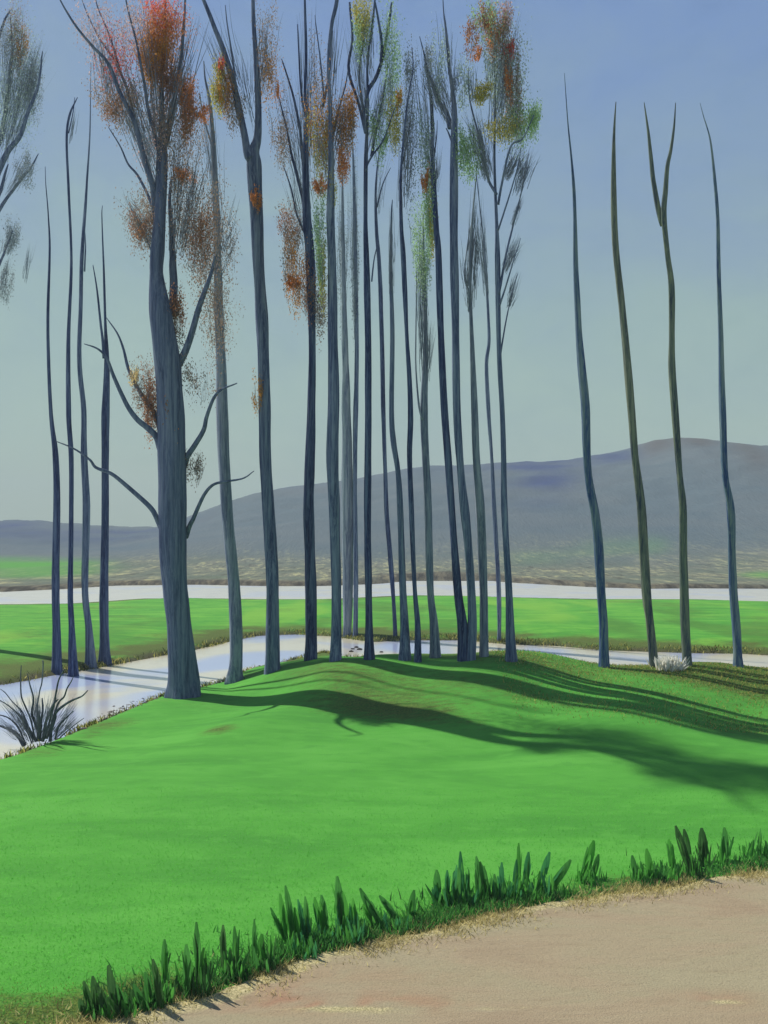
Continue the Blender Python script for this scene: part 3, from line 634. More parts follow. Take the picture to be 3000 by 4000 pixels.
make_tree((1995, 2579), lawn_z, [(1995, 2579, 44), (1990, 2440, 34), (1984, 2301, 28), (1969, 2000, 24), (1967, 1784, 20), (1962, 1603, 20), (1949, 1362, 19), (1945, 1000, 21), (1943, 844, 13), (1936, 603, 10), (1940, 362, 7), (1935, 250, 6), (1922, 100, 5), (1915, 0, 3)],
          B_blue, 'last poplar of the dense row, its open crown touched with red, orange and green leaves',
          [([(1946, 800), (1960, 720), (1995, 573), (2042, 542), (2086, 450)], 11, 4, -0.6), ([(1948, 1150), (1975, 1000), (2006, 874), (2036, 753), (2066, 600)], 10, 3, 0.8), ([(1940, 760), (1904, 690), (1874, 542), (1836, 392), (1830, 260)], 12, 3, 0.6), ([(1950, 1200), (1975, 1120), (2005, 1020), (2034, 930)], 8, 2), ([(1956, 1380), (1980, 1240), (2004, 1130), (2022, 1070)], 7, 2), ([(1946, 900), (1985, 780), (2020, 660), (2036, 580)], 8, 2), ([(2006, 874), (2030, 780), (2062, 650)], 6, 2)],
          [(1906, 700, 1850, 420, 90, 90), (1975, 700, 2040, 560, 70, 60), (2020, 760, 2075, 580, 70, 50), (2000, 880, 2040, 760, 40, 20), (1970, 1060, 2035, 920, 60, 40), (1985, 1200, 2025, 1060, 50, 26), (1940, 500, 1990, 60, 120, 60), (1850, 400, 1840, 260, 50, 20), (1900, 1150, 1870, 850, 40, 20)],
          [(1990, 330, 70, 200, 620, 'sage'), (1930, 230, 40, 130, 320, 'sage'), (1910, 90, 60, 70, 280, 'green'), (1925, 120, 40, 90, 240, 'orange'), (1900, 70, 30, 40, 130, 'rust'), (1840, 150, 34, 60, 150, 'rust'), (1865, 208, 12, 14, 60, 'orange'), (1990, 200, 22, 34, 220, 'red'), (1985, 350, 22, 70, 260, 'orange'), (2020, 380, 26, 130, 280, 'brown'), (1960, 170, 40, 90, 260, 'brown'), (1890, 365, 40, 26, 240, 'olive'), (1970, 505, 70, 40, 360, 'olive'), (2040, 480, 50, 80, 360, 'green'), (1830, 610, 44, 80, 520, 'green'), (2085, 460, 30, 60, 170, 'green'), (1980, 60, 30, 60, 140, 'pink')], G_row, shade_stem=0.0)

# --- four bare poles at the right ---
make_tree((2359, 2606), lawn_z, [(2361, 2606, 46), (2358, 2450, 42), (2348, 2301, 40), (2340, 2121, 42), (2326, 2000, 41), (2300, 1844, 34), (2291, 1603, 44), (2277, 1422, 36), (2268, 1301, 30), (2260, 1120, 27), (2256, 1000, 24), (2253, 844, 18), (2247, 723, 16), (2235, 603, 9), (2220, 482, 6), (2209, 362, 4), (2203, 290, 2)],
          B_teal, 'bare pole with a blue streaked middle, leftmost of the four spaced poles', (), (), (), G_right, slim=0.82, shade_stem=0.4, twigm=B_teal)
make_tree((2555, 2606), lawn_z, [(2557, 2606, 44), (2538, 2422, 37), (2526, 2301, 44), (2511, 2000, 39), (2486, 1784, 34), (2472, 1603, 39), (2454, 1362, 33), (2437, 1181, 31), (2418, 1000, 33), (2407, 844, 30), (2402, 663, 24), (2400, 542, 14), (2402, 460, 9), (2405, 400, 4)],
          B_olive, 'olive green bare pole leaning left, thickest of the four spaced poles', (), (), (), G_right, slim=0.82, shade_stem=0.4, twigm=B_olive)
make_tree((2687, 2603), lawn_z, [(2688, 2603, 44), (2682, 2450, 40), (2680, 2301, 40), (2675, 2000, 36), (2660, 1844, 25), (2642, 1603, 30), (2629, 1422, 33), (2628, 1301, 29), (2624, 1120, 29), (2606, 1000, 25), (2587, 844, 27), (2591, 753, 24), (2597, 663, 20), (2609, 603, 15), (2621, 512, 10), (2627, 420, 4)],
          B_mossy, 'bare pole forking into a narrow Y near its top', [([(2590, 880), (2566, 790), (2555, 723), (2543, 633), (2536, 542), (2526, 470), (2516, 400)], 24, 3, 0.5)], (), (), G_right, slim=0.82, shade_stem=0.4, twigm=B_mossy)
make_tree((2886, 2606), lawn_z, [(2887, 2606, 42), (2882, 2450, 36), (2874, 2301, 36), (2863, 2000, 38), (2838, 1844, 28), (2829, 1603, 29), (2820, 1301, 24), (2804, 1000, 17), (2796, 844, 17), (2783, 723, 15), (2768, 603, 10), (2757, 542, 7), (2735, 470, 4), (2722, 420, 2)],
          B_teal, 'rightmost bare pole, blue grey with a thin tip bent to the left', (), (), (), G_right, slim=0.82, shade_stem=0.4, twigm=B_teal)

# --- four thin ones across the stream, left ---
make_tree((220, 2630), mead_z, [(222, 2630, 40), (218, 2450, 32), (217, 2301, 30), (225, 2000, 28), (220, 1784, 24), (203, 1603, 15), (198, 1301, 12), (203, 1000, 9), (193, 844, 5), (180, 723, 3), (176, 650, 2)],
          B_navy, 'leftmost bare sapling across the stream, tapering to a hair thin tip', (), (), (), G_thin)
make_tree((289, 2630), mead_z, [(294, 2630, 40), (280, 2450, 24), (272, 2301, 21), (274, 2000, 19), (274, 1784, 19), (262, 1603, 20), (257, 1301, 15), (272, 1000, 10), (268, 723, 10), (264, 542, 10), (276, 452, 9), (306, 385, 3)],
          B_navy, 'bare sapling across the stream whose top bends to the right', [([(268, 520), (285, 440), (292, 380)], 5, 2)], [(272, 560, 300, 400, 30, 10)], (), G_thin)
make_tree((353, 2605), mead_z, [(360, 2605, 44), (346, 2450, 28), (334, 2301, 25), (342, 2000, 30), (332, 1784, 26), (333, 1603, 21), (319, 1422, 18), (324, 1200, 15), (324, 1000, 15), (336, 723, 9), (343, 603, 7), (349, 482, 5), (351, 300, 2), (352, 240, 2)],
          B_blue, 'tallest bare sapling across the stream, straight needle tip', [([(330, 1060), (334, 960), (330, 860), (340, 730)], 7, 2)], (), (), G_thin)
make_tree((413, 2588), mead_z, [(413, 2588, 46), (410, 2450, 36), (408, 2301, 34), (409, 2000, 29), (410, 1784, 30), (409, 1603, 33), (411, 1422, 21), (402, 1250, 11), (397, 1000, 7), (395, 844, 4), (398, 800, 2)],
          B_navy, 'rightmost bare sapling across the stream, with a second thin stem parting left', [([(406, 1400), (398, 1301), (384, 1181), (376, 1110), (363, 1035)], 12, 3)], (), (), G_thin)

# --- a tree past the left edge: only its boughs reach into view ---
make_tree((-150, 2555), mead_z, [(-150, 2555, 90), (-148, 2300, 74), (-140, 1900, 66), (-140, 1500, 58), (-130, 1150, 48), (-120, 850, 36), (-100, 550, 26), (-80, 250, 16), (-70, -60, 8)],
          B_blue, 'tree at the left edge with grey green sprays, only its boughs in view',
          [([(-125, 1000), (-60, 800), (0, 650), (36, 585), (78, 530), (112, 430), (150, 330), (166, 200)], 30, 4, -1.0), ([(-115, 850), (-50, 660), (0, 542), (14, 470), (26, 392), (38, 301), (48, 200), (40, 60)], 26, 4, 0.8), ([(-130, 1150), (-60, 900), (0, 747), (18, 681), (32, 640)], 22, 4, 0.5), ([(-132, 1200), (-70, 950), (0, 814), (60, 729), (122, 651), (150, 600)], 20, 3, 1.2), ([(-100, 560), (-40, 300), (10, 100), (40, 40)], 18, 4), ([(-140, 1400), (-80, 1200), (-10, 1050), (50, 900)], 20, 4)],
          [(20, 620, 150, 150, 120, 90), (20, 450, 60, 40, 90, 60), (30, 760, 125, 610, 70, 40), (20, 1000, 60, 860, 60, 40), (0, 1150, 30, 1000, 50, 26), (95, 1100, 120, 940, 40, 16), (100, 420, 160, 180, 60, 30)],
          [(90, 300, 60, 200, 620, 'sage'), (130, 330, 34, 120, 320, 'grey'), (66, 150, 36, 110, 320, 'brown'), (90, 170, 24, 60, 120, 'ochre'), (100, 680, 34, 60, 180, 'grey'), (30, 430, 50, 140, 260, 'sage'), (20, 1110, 24, 70, 140, 'grey'), (50, 930, 34, 60, 160, 'grey'), (20, 180, 30, 90, 160, 'grey')],
          name='spreading_tree', D=62.0)

# ------------------------------------------------------------------ shrub
def zb(pts): return [(0.2411 * a, 2500 + 0.2411 * b) for a, b in pts]
sx, sy, sz = hit(158, 2900, lawn_z)
if sz < 0.05: (sx, sy), sz = ground_pt(158, 2900, 0.2), 0.1
shrub = empty('shrub', (sx, sy, sz)); tag(shrub, 'bare many stemmed shrub fanning out at the water edge, lower left', 'shrub')
stems = [([(620, 1640), (605, 1450), (545, 1280), (518, 1170), (545, 950), (490, 740), (440, 540)], 13, 2), ([(590, 1640), (450, 1420), (390, 1280), (285, 1185)], 15, 5), ([(570, 1620), (500, 1300), (420, 1100), (360, 960), (340, 850), (335, 600), (345, 410)], 8, 3),
         ([(640, 1640), (660, 1350), (695, 1150), (683, 940)], 12, 5), ([(650, 1620), (610, 1150), (640, 850), (680, 680), (698, 400), (692, 330)], 6, 4), ([(690, 1640), (740, 1350), (800, 1180), (880, 1030), (945, 960)], 14, 4), ([(720, 1600), (860, 1120), (912, 850), (955, 640), (1045, 470)], 9, 4),
         ([(760, 1600), (930, 1060), (1040, 920), (1090, 780), (1150, 680), (1195, 580)], 9, 2), ([(810, 1640), (828, 1450), (890, 1270), (910, 1170), (1050, 1050), (1200, 965), (1330, 910), (1425, 815)], 14, 3), ([(890, 1600), (950, 1400), (1050, 1280), (1190, 1150)], 8, 3), ([(980, 1570), (1200, 1380), (1360, 1265)], 5, 2),
         ([(390, 1720), (280, 1540), (180, 1460), (80, 1420), (-60, 1370)], 18, 5), ([(420, 1700), (300, 1430), (150, 1270), (0, 1215), (-80, 1200)], 8, 2), ([(520, 1680), (330, 1250), (130, 1060), (0, 980), (-40, 950)], 6, 2), ([(540, 1660), (380, 1200), (200, 1000), (90, 860), (0, 790)], 6, 2)]
for pts, w0, w1 in stems:
    mb = MB(); limb(mb, zb(pts), w0, w1, sy, 6, random.uniform(-0.7, 0.6), 0.15, 0.7)
    mb.build('stem', B_shrub, shrub, (sx, sy, sz))
mb = MB()
for x0, y0, x1, y1, w, n in ((620, 1600, 560, 750, 260, 60), (500, 1600, 60, 900, 300, 60), (420, 1680, -60, 1250, 220, 44), (700, 1600, 900, 800, 260, 50), (820, 1600, 1250, 950, 220, 44), (900, 1590, 1300, 1230, 160, 40), (640, 1600, 620, 950, 120, 34)):
    (a0, b0), (a1, b1) = zb([(x0, y0), (x1, y1)])
    brush(mb, a0, b0, a1, b1, w * 0.2411, int(n * 0.9), sy, 0.0055)
mb.build('twigs', B_twig, shrub, (sx, sy, sz))

# ------------------------------------------------------------------ leaf blades beside the path
def leafgrass(name, c0, c1, c2):
    m, nt, out = new_mat(name)
    a = noise_tex(nt, mapping(nt, (45, 45, 3)), 1.0, 4, 0.6)
    g = N(nt, 'ShaderNodeNewGeometry')
    col = ramp(nt, a, [(0.3, c0), (0.52, c1), (0.75, c2)])
    col = mix(nt, mathn(nt, 'MULTIPLY', g.outputs['Random Per Island'], 0.5), col, c1)
    d = N(nt, 'ShaderNodeBsdfPrincipled'); d.inputs['Roughness'].default_value = 0.6; d.inputs['Specular IOR Level'].default_value = 0.15
    t = N(nt, 'ShaderNodeBsdfTranslucent')
    nt.links.new(col, d.inputs['Base Color']); nt.links.new(col, t.inputs['Color'])
    ms = N(nt, 'ShaderNodeMixShader'); ms.inputs[0].default_value = 0.5
    nt.links.new(d.outputs[0], ms.inputs[1]); nt.links.new(t.outputs[0], ms.inputs[2]); nt.links.new(ms.outputs[0], out.inputs['Surface'])
    return m
M_dark = leafgrass('blackish_blade', (0.026, 0.085, 0.028), (0.058, 0.160, 0.046), (0.115, 0.27, 0.075))
M_deep = leafgrass('deep_green_blade', (0.042, 0.165, 0.044), (0.080, 0.295, 0.062), (0.115, 0.39, 0.08))
M_mid = leafgrass('mid_green_blade', (0.078, 0.29, 0.052), (0.105, 0.40, 0.062), (0.130, 0.46, 0.075))
M_bluegreen = leafgrass('blue_green_blade', (0.030, 0.150, 0.080), (0.060, 0.275, 0.095), (0.100, 0.39, 0.10))
M_straw = leafmat('straw_blade', (0.74, 0.64, 0.30), 0.25, 0.4)

def blade(mb, base, tip, w, mi=0, fold=0.25, bend=0.0, n=7):
    """one lance-shaped leaf, folded along its midrib"""
    base = np.asarray(base); tip = np.asarray(tip); ax = tip - base; ln = np.linalg.norm(ax)
    side = np.cross(ax, np.array([0.15, -1, 0.2])); side /= np.linalg.norm(side) + 1e-9
    th = random.uniform(-0.7, 0.7)
    fwd = np.cross(side, ax / ln); side = side * math.cos(th) + fwd * math.sin(th); fwd = np.cross(side, ax / ln)
    V = []; Fc = []
    for i in range(n):
        t = i / (n - 1)
        hw = w * 0.5 * (math.sin(math.pi * (0.06 + 0.90 * t ** 1.25)) ** 0.62)
        c = base + ax * t + fwd * bend * ln * t * t
        V += [c - side * hw + fwd * hw * fold, c, c + side * hw + fwd * hw * fold]
    for i in range(n - 1):
        k = 3 * i
        Fc += [(k, k + 1, k + 4, k + 3), (k + 1, k + 2, k + 5, k + 4)]
    mb.add(V, Fc, mi)

def zl(ox, oy, pts): return [(ox + a * 0.6028, oy + b * 0.6028) for a, b in pts]
G_tuft = 'leafy grass tufts along the path edge'
def tuft(basepix, blades, mats, label, fill=24, low=10, width=None, lowmat=None):
    """basepix: foot of the clump; blades: (x0,y0,x1,y1,w,mi) foot, tip and width in photo pixels"""
    bx, by, bz = hit(basepix[0], basepix[1], lawn_z)
    mb = MB(); xs_ = [b[0] for b in blades]; lo, hi = min(xs_) - 22, max(xs_) + 22
    s = by / F; hs = [b[1] - b[3] for b in blades]
    def foot(x, y):
        h = hit(x, y, lawn_z); return np.array([h[0], h[1], h[2] - 0.04])
    for x0, y0, x1, y1, w, mi in blades:
        y0 = max(y0, basepix[1] - 60)
        f = foot(x0, y0); d = f[1]
        blade(mb, f, at_depth(x1, y1, d), w * s * 0.78, mi, 0.3, random.uniform(-0.08, 0.12))
        for k in range(8):                        # slender leaves crowd round each broad one
            q = random.uniform(0.4, 0.9); side = random.gauss(0, 0.26) * w * (1.2 - q * 0.8)
            f2 = foot(x0 + random.gauss(0, 0.22) * w, y0 + random.uniform(-6, 8))
            tipp = at_depth(x0 + (x1 - x0) * q + side, y0 + (y1 - y0) * q, f2[1] + random.uniform(-0.08, 0.14))
            blade(mb, f2, tipp, w * s * random.uniform(0.2, 0.42), mi if random.random() < 0.7 else random.randrange(len(mats)), 0.3, random.uniform(-0.12, 0.12), 6)
    for k in range(int(fill * 1.2)):
        x = random.uniform(lo, hi); f = foot(x, basepix[1] + random.uniform(-26, 14))
        hgt = random.uniform(0.3, 0.7) * np.mean(hs) * s
        tip = f + np.array([random.gauss(0, 0.2) * hgt, random.gauss(0, 0.25) * hgt, hgt])
        blade(mb, f, tip, random.uniform(0.018, 0.05), random.randrange(len(mats)), 0.3, random.uniform(-0.15, 0.15), 5)
    o = mb.build('grass_tuft', mats, None, (bx, by, bz))
    tag(o, label, 'grass tuft', G_tuft)
    return o
DK = [M_dark, M_deep, M_mid]; DP = [M_deep, M_mid, M_bluegreen]; MD = [M_mid, M_deep]; BG = [M_bluegreen, M_deep, M_mid]
def Z(ox, oy, rows): return [(ox + a * .6028, oy + b * .6028, ox + c * .6028, oy + d * .6028, w * .6028, mi) for a, b, c, d, w, mi in rows]
tuft((375, 3975), Z(0, 3000, [(600, 1600, 540, 1380, 60, 0), (640, 1590, 600, 1345, 70, 0), (560, 1610, 515, 1490, 60, 0), (760, 1600, 680, 1275, 80, 0), (840, 1590, 740, 1400, 70, 1), (700, 1620, 640, 1420, 70, 0), (800, 1630, 700, 1480, 60, 0)]), DK, 'near black leaning tuft, lowest clump at the left end of the path edge', 60)
tuft((565, 3945), Z(0, 3000, [(950, 1580, 870, 1400, 60, 1), (990, 1540, 940, 1320, 60, 1), (900, 1560, 850, 1440, 60, 0)]), DK, 'small slanted dark tuft wedged right of the near black one', 26)
tuft((640, 3925), Z(0, 3000, [(1060, 1570, 990, 1240, 66, 0), (1070, 1400, 1075, 1100, 66, 1), (1030, 1480, 1000, 1330, 50, 0)]), DK, 'tuft with two blackish blades, the right one taller', 26)
tuft((740, 3890), Z(0, 3000, [(1220, 1480, 1190, 1135, 80, 1), (1300, 1440, 1270, 1000, 62, 1), (1330, 1440, 1320, 1150, 60, 2), (1230, 1450, 1230, 1230, 70, 2)]), DK, 'tuft with one tall pointed blade between broad low ones, left part of the edge', 36)
tuft((880, 3830), Z(0, 3000, [(1450, 1330, 1435, 1005, 58, 0), (1530, 1330, 1535, 1015, 52, 1), (1500, 1360, 1490, 1200, 56, 1)]), DK, 'pair of upright rounded dark blades with space around them', 26)
tuft((1010, 3800), Z(0, 3000, [(1650, 1290, 1648, 985, 40, 1), (1700, 1300, 1690, 1080, 70, 2), (1750, 1290, 1750, 1050, 60, 2)]), DK, 'single faded blade tuft before the wide clump', 30)
tuft((1125, 3740), Z(1000, 3000, [(210, 1100, 90, 910, 40, 0), (200, 1050, 150, 810, 60, 1), (250, 1050, 195, 765, 60, 0), (330, 1040, 270, 845, 40, 2), (350, 1040, 310, 825, 50, 0), (300, 1100, 240, 900, 60, 1)]), DP, 'wide clump of ragged mid green blades with an arched leaf at its left', 46)
tuft((1255, 3700), Z(1000, 3000, [(420, 1020, 380, 830, 50, 1), (465, 1010, 420, 815, 60, 0), (440, 1060, 400, 900, 60, 1)]), DP, 'low blunt tuft left of the tallest spike', 30)
tuft((1345, 3690), Z(1000, 3000, [(560, 1060, 520, 690, 74, 0), (600, 1060, 570, 800, 60, 1), (650, 1060, 610, 840, 60, 1)]), DP, 'tallest single spike of the middle stretch with a sloping right side', 36)
tuft((1480, 3640), Z(1000, 3000, [(820, 1040, 670, 785, 66, 0), (780, 1040, 690, 880, 60, 1), (940, 1000, 790, 830, 70, 0), (890, 1000, 840, 880, 50, 1)]), DP, 'pair of broad dark blades both leaning far left', 30)
tuft((1595, 3590), Z(1000, 3000, [(985, 980, 1025, 790, 56, 0), (1000, 990, 1005, 850, 40, 1)]), DP, 'short lone blade curving right in a gap of the edge', 14)
tuft((1735, 3540), Z(1000, 3000, [(1180, 880, 1170, 650, 66, 1), (1240, 880, 1240, 655, 44, 0), (1270, 890, 1280, 620, 50, 0), (1340, 860, 1325, 540, 50, 0), (1310, 880, 1300, 640, 60, 1), (1180, 900, 1165, 760, 60, 0), (1380, 860, 1362, 650, 36, 1)]), BG, 'blue green clump peaking in a sharp tip, left of the fan of spread blades', 60)
tuft((1880, 3520), Z(1000, 3000, [(1470, 850, 1410, 570, 70, 1), (1510, 850, 1440, 600, 60, 1), (1590, 860, 1590, 605, 46, 0), (1550, 860, 1540, 680, 50, 1)]), BG, 'greyish pair of tall soft blades in the middle of the right hand group', 40)
tuft((2020, 3510), Z(2000, 3000, [(10, 850, 35, 590, 44, 0), (80, 800, 110, 540, 56, 0), (160, 800, 245, 545, 62, 0), (230, 800, 380, 590, 66, 1), (40, 800, 50, 480, 40, 2)]), BG, 'fan of four blades spreading to the right', 40)
tuft((2290, 3450), Z(2000, 3000, [(470, 700, 530, 470, 70, 0), (440, 740, 500, 560, 60, 0), (520, 720, 560, 560, 50, 1)]), MD, 'pale faint tuft standing apart right of the spread fan', 22)
tuft((2520, 3440), Z(2000, 3000, [(810, 720, 780, 560, 50, 1), (910, 730, 870, 520, 60, 0), (930, 700, 890, 600, 50, 1), (1040, 620, 1010, 460, 60, 0), (1050, 680, 1030, 510, 40, 0)]), MD, 'loose low tuft of mottled blades before the four rightmost dark ones', 110)
tuft((2700, 3425), Z(2000, 3000, [(1170, 700, 1060, 370, 66, 0), (1160, 620, 1115, 395, 60, 0), (1200, 690, 1150, 560, 60, 1)]), [M_dark, M_mid], 'tall dark double blade leaning left, near the right end of the edge', 26)
tuft((2765, 3385), Z(2000, 3000, [(1245, 620, 1228, 385, 72, 0)]), [M_dark, M_mid], 'single upright oval blade, left one of two alike', 14)
tuft((2835, 3370), Z(2000, 3000, [(1380, 600, 1378, 385, 66, 0)]), [M_deep, M_mid], 'single upright oval blade, right one of two alike', 14)
tuft((2950, 3360), Z(2000, 3000, [(1540, 580, 1570, 405, 44, 0), (1600, 570, 1605, 390, 40, 0), (1650, 580, 1640, 470, 60, 1), (1690, 580, 1690, 450, 60, 0)]), [M_deep, M_mid], 'rightmost tuft of crossed blades running out of view', 26)

# ---- low dark growth and pale straw along the edge
def blades_stuff(name, pts, hmin, hmax, wmin, wmax, mats, lean=0.35, pick=None):
    """many small blades, one mesh: pts (n,3) feet"""
    n = len(pts); P = np.asarray(pts, float)
    h = RNG.uniform(hmin, hmax, n); w = RNG.uniform(wmin, wmax, n); a = RNG.uniform(0, 6.283, n)
    side = np.stack([np.cos(a), np.sin(a), np.zeros(n)], 1) * w[:, None] * 0.5
    tip = P + np.stack([RNG.normal(0, lean, n) * h, RNG.normal(0, lean, n) * h, h], 1)
    mid = P * 0.55 + tip * 0.45 + np.stack([np.zeros(n), np.zeros(n), 0.08 * h], 1)
    V = np.stack([P - side, P + side, mid + side * 0.75, tip, mid - side * 0.75], 1).reshape(-1, 3)
    idx = np.arange(n) * 5
    me = bpy.data.meshes.new(name)
    me.vertices.add(len(V)); me.vertices.foreach_set('co', V.ravel())
    loops = np.stack([idx, idx + 1, idx + 2, idx + 3, idx + 4], 1).ravel()
    me.loops.add(len(loops)); me.loops.foreach_set('vertex_index', loops.astype(np.int32))
    me.polygons.add(n); me.polygons.foreach_set('loop_start', (np.arange(n) * 5).astype(np.int32)); me.polygons.foreach_set('loop_total', np.full(n, 5, np.int32))
    for m_ in mats: me.materials.append(m_)
    if pick is None: pick = RNG.integers(0, len(mats), n)
    me.polygons.foreach_set('material_index', pick.astype(np.int32))
    me.update(calc_edges=True); me.validate()
    o = bpy.data.objects.new(name, me); COL.objects.link(o); o['kind'] = 'stuff'
    return o
def along(poly, t):
    P = np.asarray(poly, float); seg = np.linalg.norm(np.diff(P, axis=0), axis=1); cum = np.concatenate([[0], np.cumsum(seg)])
    s = t * cum[-1]
    return np.stack([np.interp(s, cum, P[:, 0]), np.interp(s, cum, P[:, 1])], 1)
edge_vis = [p for p in path_edge if -6.5 < p[0] < 9]
edge_vis = [(-4.6, 12.4)] + [p for p in edge_vis if p[0] > -4.4] + [(13, 22.5)]
n = 30000
t = RNG.uniform(0, 1, n); e = along(edge_vis, t)
off = RNG.gamma(2.0, 0.26, n)
dirn = np.array([-0.5, 0.86])
Q = e + dirn * (off - 0.12)[:, None]
nz = vnoise(Q[:, 0], Q[:, 1], 0.7, 3.3)
dens = np.interp(e[:, 0], [-3.3, -2.9, -1.5, 1.5, 2.6, 3.4, 4.4, 5.0, 7.5], [0.0, 0.8, 1.0, 0.9, 0.5, 0.08, 0.1, 0.5, 0.6])
keep = RNG.uniform(0, 1, n) < dens * (0.75 + 0.7 * nz) * np.exp(-off / 0.9)
Q = Q[keep]; z = lawn_z(Q[:, 0], Q[:, 1])
o = blades_stuff('undergrowth', np.column_stack([Q, z - 0.02]), 0.06, 0.22, 0.014, 0.034, [M_deep, M_mid, M_deep, M_dark])
tag(o, 'low dark green growth at the feet of the blades beside the path', 'undergrowth')
n = 42000
t = RNG.uniform(0, 1, n); e = along(edge_vis, t)
Q = e + dirn * (RNG.normal(-0.14, 0.24, n))[:, None] + RNG.normal(0, 0.05, (n, 2))
nz = vnoise(Q[:, 0], Q[:, 1], 1.1, 7.7)
keep = RNG.uniform(0, 1, n) < np.clip(0.30 + 1.2 * nz, 0.05, 1)
Q = Q[keep]; z = lawn_z(Q[:, 0], Q[:, 1])
o = blades_stuff('dry_grass', np.column_stack([Q, z]), 0.03, 0.11, 0.008, 0.018, [M_straw, M_straw, leafmat('dull_straw_blade', (0.30, 0.26, 0.11), 0.3, 0.3)], 0.6)
tag(o, 'pale straw coloured grass fringing the bare path', 'dry grass')

# ---- short turf of the lawn
def turf_pts(n, dmin, dmax):
    u = RNG.uniform(0, 1, n); d = 1 / (1 / dmin + u * (1 / dmax - 1 / dmin))      # more blades where they show larger
    x = RNG.uniform(-0.40, 0.40, n) * d
    k = (signed(lawn_poly, x, d) > 0.9) & (signed(path_poly, x, d) < -0.05)
    return x[k], d[k]
x, d = turf_pts(70000, 12.5, 25)
M_t = [leafmat('turf_blade', (0.13, 0.50, 0.07), 0.12, 0.75), leafmat('turf_blade_light', (0.16, 0.56, 0.085), 0.12, 0.75), leafmat('turf_blade_olive', (0.22, 0.27, 0.07), 0.3, 0.5)]
dry = lawn_dry_shade(x, d, None)
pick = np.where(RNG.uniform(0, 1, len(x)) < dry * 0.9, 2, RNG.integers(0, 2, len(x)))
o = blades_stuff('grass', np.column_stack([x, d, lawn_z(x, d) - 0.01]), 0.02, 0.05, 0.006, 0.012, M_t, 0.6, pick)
tag(o, 'short bright green turf of the sunlit lawn', 'grass')

# ---- pebbles at the waterline
mb = MB(); ico = [(-1, 0, .5), (1, 0, .5), (0, 1, .4), (0, -1, .4), (0, 0, 1.0), (0, 0, -.4), (.7, .7, .1), (-.7, -.7, .1)]
import bmesh
bm = bmesh.new(); bmesh.ops.create_icosphere(bm, subdivisions=1, radius=1.0)
IV = np.array([v_.co[:] for v_ in bm.verts]); IF = [tuple(v_.index for v_ in f.verts) for f in bm.faces]; bm.free()
shore_in = [p for p in near_shore if -14 < p[0] < 24]
P = np.asarray(shore_in, float); cnt = 0
for i in range(len(P) - 1):
    a_, b_ = P[i], P[i + 1]; ln = np.linalg.norm(b_ - a_)
    mid = (a_ + b_) / 2
    rate = 14 if (-9.8 < mid[0] < -1.5) else 5
    for k in range(int(ln * rate)):
        q = a_ + (b_ - a_) * random.random(); nrm = np.array([-(b_ - a_)[1], (b_ - a_)[0]]) / (ln + 1e-9)
        q = q + nrm * random.gauss(-0.05, 0.35); z = float(lawn_z(np.array([q[0]]), np.array([q[1]]))[0])
        r = random.uniform(0.025, 0.085)
        V = IV * np.array([r * random.uniform(.8, 1.5), r * random.uniform(.8, 1.3), r * random.uniform(.5, .8)]) * (1 + 0.2 * RNG.normal(0, 1, (len(IV), 1)))
        mb.add(V + np.array([q[0], q[1], max(z, -0.02)]), IF, random.choice((0, 0, 1, 2)))
for px_, py_ in ((1378, 2536), (1392, 2530), (1405, 2538), (1489, 2548), (1372, 2546)):
    q = ground_pt(px_, py_, 0.0); r = random.uniform(0.07, 0.13)
    mb.add(IV * np.array([r * 1.4, r, r * .7]) * (1 + 0.15 * RNG.normal(0, 1, (len(IV), 1))) + np.array([q[0], q[1], 0.02]), IF, 0)
def stone(name, c):
    m, nt, out = new_mat(name)
    principled(nt, out, ramp(nt, noise_tex(nt, mapping(nt, (9, 9, 9)), 1.0, 5), [(0.3, tuple(x * 0.6 for x in c)), (0.7, c)]), 0.85)
    return m
o = mb.build('pebbles', [stone('dark_stone', (0.06, 0.055, 0.05)), stone('grey_stone', (0.20, 0.18, 0.15)), stone('pale_stone', (0.45, 0.40, 0.33))], smooth=False)
tag(o, 'dark and pale pebbles strewn along the stream bank', 'pebbles', kind='stuff')

# ---- shaggy growth on the banks of the meadow and on the olive turf at right
def bank_pts(poly_line, n, spread, inward):
    t = RNG.uniform(0, 1, n); e = along(poly_line, t)
    return e + np.stack([RNG.normal(0, 0.25, n), inward + RNG.normal(0, spread, n)], 1)
Q1 = bank_pts([p for p in mead_near if -30 < p[0] < 35], 9000, 0.35, 0.55); k1 = RNG.uniform(0, 1, len(Q1)) < np.clip(0.45 + 1.3 * vnoise(Q1[:, 0], Q1[:, 1], 0.35, 2.7), 0.05, 1)
Q1 = Q1[k1]; z1 = mead_z(Q1[:, 0], Q1[:, 1])
Q2 = bank_pts([p for p in near_shore if -12 < p[0] < 30], 9000, 0.45, -0.9); z2 = lawn_z(Q2[:, 0], Q2[:, 1])
k2 = (RNG.uniform(0, 1, len(Q2)) < np.clip(0.45 + 1.2 * vnoise(Q2[:, 0], Q2[:, 1], 0.4, 5.7), 0.05, 1)) & (z2 > 0.02)
Q2 = Q2[k2]; z2 = z2[k2]
M_sedge = [leafmat('olive_sedge', (0.19, 0.22, 0.045), 0.4, 0.4), leafmat('dark_sedge', (0.05, 0.065, 0.02), 0.4, 0.2), leafmat('yellow_sedge', (0.50, 0.46, 0.13), 0.3, 0.45)]
o = blades_stuff('bank_sedge', np.vstack([np.column_stack([Q1, z1]), np.column_stack([Q2, z2])]), 0.06, 0.24, 0.025, 0.06, M_sedge, 0.5)
tag(o, 'olive and yellow sedge fringing both banks of the stream', 'sedge')
n = 30000
x = RNG.uniform(4, 18, n); y = RNG.uniform(31, 43, n)
